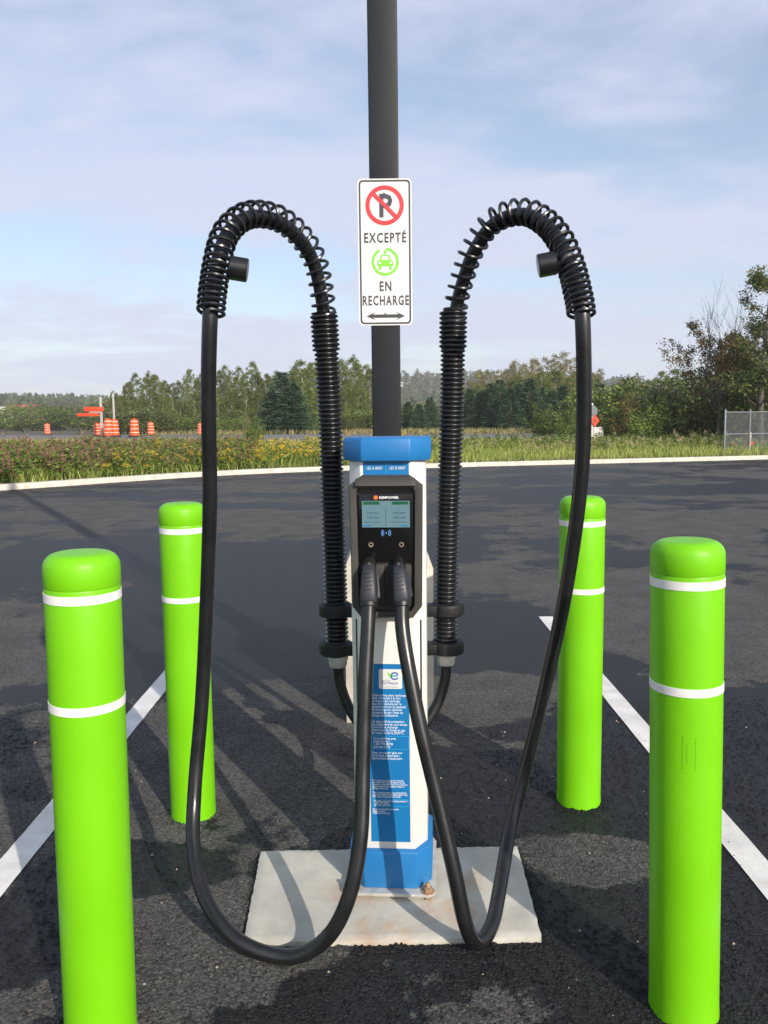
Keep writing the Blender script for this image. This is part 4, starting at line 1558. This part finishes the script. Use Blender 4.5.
# right of the pole
TR = [(405, 392), (430, 392), (445, 385), (458, 374), (472, 370), (490, 365), (505, 366), (520, 356), (535, 353), (552, 350), (566, 352), (580, 358), (600, 370), (625, 371), (650, 367), (680, 362), (705, 372), (770, 380)]
x = 455
while x < 600:
    plant('pale', x + random.uniform(-2, 2), prof(TR, x) + random.uniform(-2, 9), random.uniform(78, 92), 'pale_birch', 'pale thin leaved birch rising behind the conifers right of the pole', 'tree', 'pale birches right of the pole')
    x += random.uniform(6, 8)
x = 404
while x < 720:
    kd = 'birch' if x > 440 else 'dark'
    plant(kd, x, prof(TR, x) + random.uniform(4 if x > 590 else 14, 26), random.uniform(66, 76), 'mixed_tree', 'dull green tree in the mixed wood right of the pole', 'tree', 'mixed wood right of the pole', wide=1.5 if kd == 'birch' else 1.1)
    x += random.uniform(10, 14)
for i, (px_, ty) in enumerate([(408, 402), (419, 404), (430, 398), (470, 389), (481, 391), (490, 384), (500, 380), (511, 388), (519, 384), (530, 379), (541, 388), (552, 391), (563, 386), (601, 384), (612, 392)]):
    plant('spruce', px_, ty, random.uniform(58, 66), 'young_spruce', 'young blue green spruce in the belt right of the pole', 'tree', 'young spruces right of the pole', wide=random.uniform(1.35, 1.7))
for i, (px_, ty, Y, kd, w, lab) in enumerate([
        (545, 404, 40, 'bush', 1.0, 'yellow green bush left of the right cable beyond the grass'),
        (566, 408, 39, 'bush', 1.0, 'green bush touching the right cable on its left'),
        (610, 404, 38, 'bush', .9, 'green bush just right of the red orange diamond marker'),
        (630, 394, 36, 'russet', 1.0, 'russet tinted round bush second right of the diamond marker'),
        (650, 398, 35, 'bush', 1.1, 'bright green bush in the middle of the right hand thicket'),
        (668, 384, 38, 'russet', 1.1, 'tall russet tinted bush left of the bare crowned tree'),
        (693, 378, 37, 'dark', 1.25, 'tall dark bush under the left branches of the bare crowned tree'),
        (718, 392, 35, 'dark', 1.2, 'dark bush directly behind the left post of the fence'),
        (742, 380, 35.5, 'russet', 1.2, 'russet tinted bush rising behind the middle of the fence'),
        (765, 372, 34, 'bush', 1.2, 'green bush behind the fence at the right edge'),
        (640, 376, 46, 'dark', 1.2, 'broad dark bush at the back left of the thicket'),
        (600, 385, 47, 'bush', 1.1, 'broad green bush behind the diamond marker'),
        (672, 370, 47, 'birch', 1.5, 'bushy green tree at the back of the right hand thicket'),
        (752, 352, 42, 'dark', 1.3, 'dark bush filling the back right corner of the thicket')]):
    plant(kd, px_, ty, Y, 'bush', lab, 'bush', wide=w)
plant('sparse', 722, 322, 33.5, 'bare_crowned_tree', 'open tree with bare twig top and brown leaf clumps above the fence', 'tree', wide=.95, rz=0.2)
plant('tall', 768, 268, 31.5, 'brown_leaved_tree', 'tall dark leaved tree cut by the right edge of the picture', 'tree', wide=1.15)
plant('tall', 757, 322, 34, 'dark_leaved_tree', 'shorter dark leaved tree just left of the tall edge tree', 'tree', wide=1.3)
plant('sparse', 748, 338, 35, 'twiggy_tree', 'smaller twiggy tree between the bare crowned tree and the tall edge tree', 'tree', wide=.85, rz=2.2)
# low hedge line far left
x = -6
while x < 118:
    plant('dark' if random.random() < .5 else 'bush', x, random.uniform(404, 412) - 6 * sst(60, 118, x), random.uniform(120, 150), 'far_tree', 'small rounded tree in the far left hedge line below the hill', 'tree', 'far left hedge line', wide=1.5)
    x += random.uniform(9, 13)
x = 112
while x < 372:
    plant(random.choice(['dark', 'bush']), x, random.uniform(408, 422), random.uniform(62, 72), 'understory_bush', 'x', 'bush', 'bushes at the foot of the birch row', wide=1.7)
    x += random.uniform(9, 14)
rank('understory_bush', '%s low bush from the left at the foot of the birch row')
rank('birch_tree', '%s slender green birch from the left in the row beyond the road')
rank('young_birch', '%s low young birch from the left, before the birch row')
rank('pale_birch', '%s pale thin birch from the left, behind the spruces right of the pole')
rank('mixed_tree', '%s dull green tree from the left in the wood right of the pole')
rank('young_spruce', '%s young blue green spruce from the left, right of the pole')
rank('far_tree', '%s small rounded tree from the left in the far hedge line')
for k, L_ in PROTO.items():
    for o in L_:
        if o.name not in USED:
            for c in list(o.children):
                bpy.data.objects.remove(c)
            bpy.data.objects.remove(o)
        else:
            for kk in ('top', 'half'):
                pass
for o in list(bpy.data.objects):
    for kk in ('top', 'half'):
        if kk in o:
            del o[kk]

# ---------------------------------------------------------------- verge: grass, weeds, flowers (uncountable)
def verge_points(n, v0, v1, a0=-31, a1=31, r_=rng, pw=1.0):
    a = np.radians(r_.uniform(a0, a1, n))
    tb = np.radians(np.linspace(-34, 34, 137))
    kr = np.array([kerb_r(t) for t in tb])
    rk = np.interp(a, tb, kr)
    v = v0 + (v1 - v0) * r_.random(n) ** pw
    x, y = np.sin(a) * (rk + v), np.cos(a) * (rk + v)
    t = np.clip(v / 13, 0, 1)
    z = .11 + (.42 - .004 * np.clip(x, -30, 20)) * t * t * (3 - 2 * t)
    return np.stack([x, y, z], 1), a, v


def blades(n, v0, v1, h0, h1, w0, w1, m, name, label, a0=-31, a1=31, pw=1.0, lean=.28, kind_cat='grass', hfun=None):
    P, a, v = verge_points(n, v0, v1, a0, a1, pw=pw)
    D = np.stack([rng.normal(size=n) * lean, rng.normal(size=n) * lean, np.ones(n)], 1)
    D = unit(D)
    U = unit(np.cross(D, rng.normal(size=(n, 3))))
    H = rng.uniform(h0, h1, n)
    if hfun is not None:
        H *= hfun(P)
    Wd = rng.uniform(w0, w1, n)
    B = unit(D + np.stack([rng.normal(size=n) * .3, rng.normal(size=n) * .3, np.zeros(n)], 1))
    H, Wd = H[:, None], Wd[:, None]
    mid = P + D * H * .55
    tip = mid + B * H * .45
    V = np.stack([P - U * Wd * .5, P + U * Wd * .5, mid + U * Wd * .4, tip, mid - U * Wd * .4], 1)
    F_ = np.arange(n * 5).reshape(-1, 5)
    return tag(npmesh(name, V.reshape(-1, 3), F_, m), label, kind_cat, kind='stuff')


blades(60000, .1, 10, .14, .42, .008, .018, 'grass', 'verge_grass', 'dry yellow green grass on the verge behind the kerb', pw=.9)
blades(26000, 13, 40, .25, .55, .03, .07, 'drygrass', 'field_grass', 'pale rough grass beyond and beside the road', kind_cat='grass', pw=.8,
       hfun=lambda P: np.where(np.abs(P[:, 1] - (44.5 - .30 * P[:, 0])) < 7.6, 0.02, 1.0) * np.where((P[:, 0] > -26) & (P[:, 1] < 44.5 - .3 * P[:, 0]) & (P[:, 0] < 0), .55, 1))


def weeds(n, v0, v1, h0, h1, leaf, nl, m, name, label, a0=-31, a1=31, pw=1.0, top=None, topname=None, toplabel=None, topn=30, tops=.03, spread=.10, topspan=.3, topw=.05):
    P, a, v = verge_points(n, v0, v1, a0, a1, pw=pw)
    H = rng.uniform(h0, h1, n) * (.86 + .2 * np.sin(P[:, 0] * 2.1 + 1) * np.sin(P[:, 1] * 1.7) + .14 * np.sin(P[:, 0] * 5.3 + P[:, 1] * 3.1))
    ln = np.stack([rng.normal(size=n) * .10, rng.normal(size=n) * .10, np.ones(n)], 1)
    ln = unit(ln)
    # stems
    U = np.tile([[1.0, 0, 0]], (n, 1))
    sv = np.stack([P - U * .006, P + U * .006, P + ln * H[:, None] + U * .003, P + ln * H[:, None] - U * .003], 1).reshape(-1, 3)
    t = rng.uniform(.08, .95, (n, nl))
    c = P[:, None, :] + ln[:, None, :] * (H[:, None] * t)[:, :, None]
    an = rng.uniform(0, 6.28, (n, nl))
    D = np.stack([np.cos(an), np.sin(an), rng.uniform(-.2, .7, (n, nl))], 2).reshape(-1, 3)
    D = unit(D)
    c = c.reshape(-1, 3) + D * rng.uniform(0, spread, (n * nl, 1))
    Us = unit(np.cross(D, rng.normal(size=D.shape)))
    L = leaf * rng.uniform(.6, 1.5, n * nl)
    V, F_ = quads(c, D, Us, L, L * rng.uniform(.3, .5, n * nl))
    V = np.concatenate([sv, V])
    F_ = np.concatenate([np.arange(n * 4).reshape(-1, 4), F_ + n * 4])
    tag(npmesh(name, V, F_, m), label, 'weeds', kind='stuff')
    if top:
        t = 1 - topspan * rng.random((n, topn))
        c = P[:, None, :] + ln[:, None, :] * (H[:, None] * t)[:, :, None]
        wd = topw * (1.15 - (t - (1 - topspan)) / topspan)[:, :, None]
        c = (c + rng.normal(size=(n, topn, 3)) * wd * np.array([1, 1, .5])).reshape(-1, 3)
        D = rand_dirs(len(c), rng)
        D[:, 2] = np.abs(D[:, 2])
        Us = unit(np.cross(D, rng.normal(size=D.shape)))
        L = tops * rng.uniform(.6, 1.4, len(c))
        V, F_ = quads(c, D, Us, L, L * .6)
        tag(npmesh(topname, V, F_, top), toplabel, 'flowers', kind='stuff')


weeds(1700, .25, 6, .38, .90, .10, 34, 'weed', 'fireweed_stalks', 'leafy green weed stalks at the left of the verge', a0=-33, a1=-9, top='fire', topname='fireweed_plumes', toplabel='pinkish brown faded plumes above the weeds at far left', topn=42, tops=.035, topspan=.42, topw=.022)
weeds(330, .4, 5, .68, 1.0, .09, 26, 'weed', 'tall_fireweed_stalks', 'tall leafy stalks at the far left end of the verge', a0=-34, a1=-19, top='fire', topname='tall_fireweed_plumes', toplabel='tall faded pink plumes at the far left end of the verge', topn=60, tops=.035, topspan=.5, topw=.025)
weeds(1100, .2, 6, .28, .70, .09, 30, 'weed', 'goldenrod_stalks', 'bushy green weeds along the middle of the verge', a0=-20, a1=2, top='gold', topname='goldenrod_flowers', toplabel='small yellow flower heads among the verge weeds', topn=34, tops=.034, topspan=.18, topw=.055)
weeds(260, .3, 6, .45, .72, .07, 12, 'weed', 'seed_head_stalks', 'thin stalks with seed heads in the verge', a0=-22, a1=30, top='tan', topname='seed_heads', toplabel='pale tan fluffy seed heads above the verge grass', topn=40, tops=.035, topspan=.22, topw=.045)
weeds(420, 3, 9, .35, .75, .09, 30, 'weed', 'verge_weeds', 'low green weeds at the back of the right verge', a0=2, a1=31)

# ---------------------------------------------------------------- far wood on the hills (reads as one mass)
PPs, n = [], 0
for i in range(2600):
    a = R(random.uniform(-33, 30))
    r0 = random.uniform(270, 720)
    x, y = math.sin(a) * r0, math.cos(a) * r0
    if a < R(-14) and r0 < 330 and random.random() < .8:
        continue
    z = land(x, y)
    h = random.uniform(5, 10)
    con_t = random.random() < .55
    m = 46
    t = rng.random(m)
    if con_t:
        rad = h * .22 * (1 - t) + .1
    else:
        rad = h * .32 * np.sqrt(np.maximum(0.02, 1 - (2 * t - 1) ** 2))
    an = rng.uniform(0, 6.28, m)
    PPs.append(np.stack([x + np.cos(an) * rad, y + np.sin(an) * rad, z + h * (.08 + .92 * t)], 1))
P = np.concatenate(PPs)
n = len(P)
D = rand_dirs(n, rng)
D[:, 2] += .4
D = unit(D)
U = unit(np.cross(D, rng.normal(size=(n, 3))))
L = rng.uniform(1.0, 2.6, n)
V, F_ = quads(P, D, U, L, L * .75)
tag(npmesh('far_wood', V, F_, 'lf_far'), 'hazy wooded hills far behind the road', 'wood', kind='stuff')


# ---------------------------------------------------------------- far houses
def house(px_, py, Y, w, d, h, rh, roof, label, rz):
    p = at(px_, py, Y)
    z = land(p.x, Y)
    z = max(z, p.z) - .3
    o = thing('house', label, 'house', (p.x, Y, z), rz)
    wl_ = MB().box((0, 0, h / 2), (w, d, h)).build('wall', 'wall', o, smooth=0)
    rf = MB()
    e = .4
    rf.loft([[(-w / 2 - e, -d / 2 - e, h), (-w / 2 - e, 0, h + rh), (-w / 2 - e, d / 2 + e, h)], [(w / 2 + e, -d / 2 - e, h), (w / 2 + e, 0, h + rh), (w / 2 + e, d / 2 + e, h)]])
    rfo = rf.build('roof', roof, o, smooth=0)
    MB().box((w * .2, 0, h + rh), (.7, .7, 1.2)).build('chimney', 'wall', rfo, smooth=0)
    for k in (-1, 0, 1):
        f = MB().box((k * w * .3, -d / 2 - .03, h * .55), (1.1, .1, 1.2)).build('window', 'band', wl_, smooth=0)
    MB().box((w * .42, -d / 2 - .03, 1.0), (.9, .1, 2.0)).build('door', 'redroof', o, smooth=0)
    return o


house(10, 421, 262, 13, 8, 2.6, 2.4, 'greyroof', 'far grey roofed house leftmost below the hill', R(10))
house(26, 420, 255, 10, 8, 2.6, 2.6, 'redroof', 'far red roofed house below the misty hill at left', R(-12))
house(35, 424, 240, 9, 7, 2.4, 2.2, 'greyroof', 'far pale roofed house between the red roof and the lone drum', R(25))
house(403, 393, 560, 6, 5, 2.0, 1.6, 'greyroof', 'tiny pale house on the wooded hill just right of the pole', R(10))

# ---------------------------------------------------------------- the air
hz = MB().box((0, 0, 44.0), (1960, 1960, 90.4)).build('haze', None, smooth=0)
hm = bpy.data.materials.new('haze_air')
hm.use_nodes = True
ht = hm.node_tree
ht.nodes.clear()
pv = nd(ht, 'ShaderNodeVolumePrincipled')
pv.inputs['Color'].default_value = (0.97, 0.98, 1.0, 1)
pv.inputs['Density'].default_value = 0.0005
pv.inputs['Anisotropy'].default_value = 0.0
ho = nd(ht, 'ShaderNodeOutputMaterial')
ht.links.new(pv.outputs[0], ho.inputs['Volume'])
hz.data.materials.append(hm)
tag(hz, 'thin pale morning haze over the whole place', 'haze', kind='stuff')
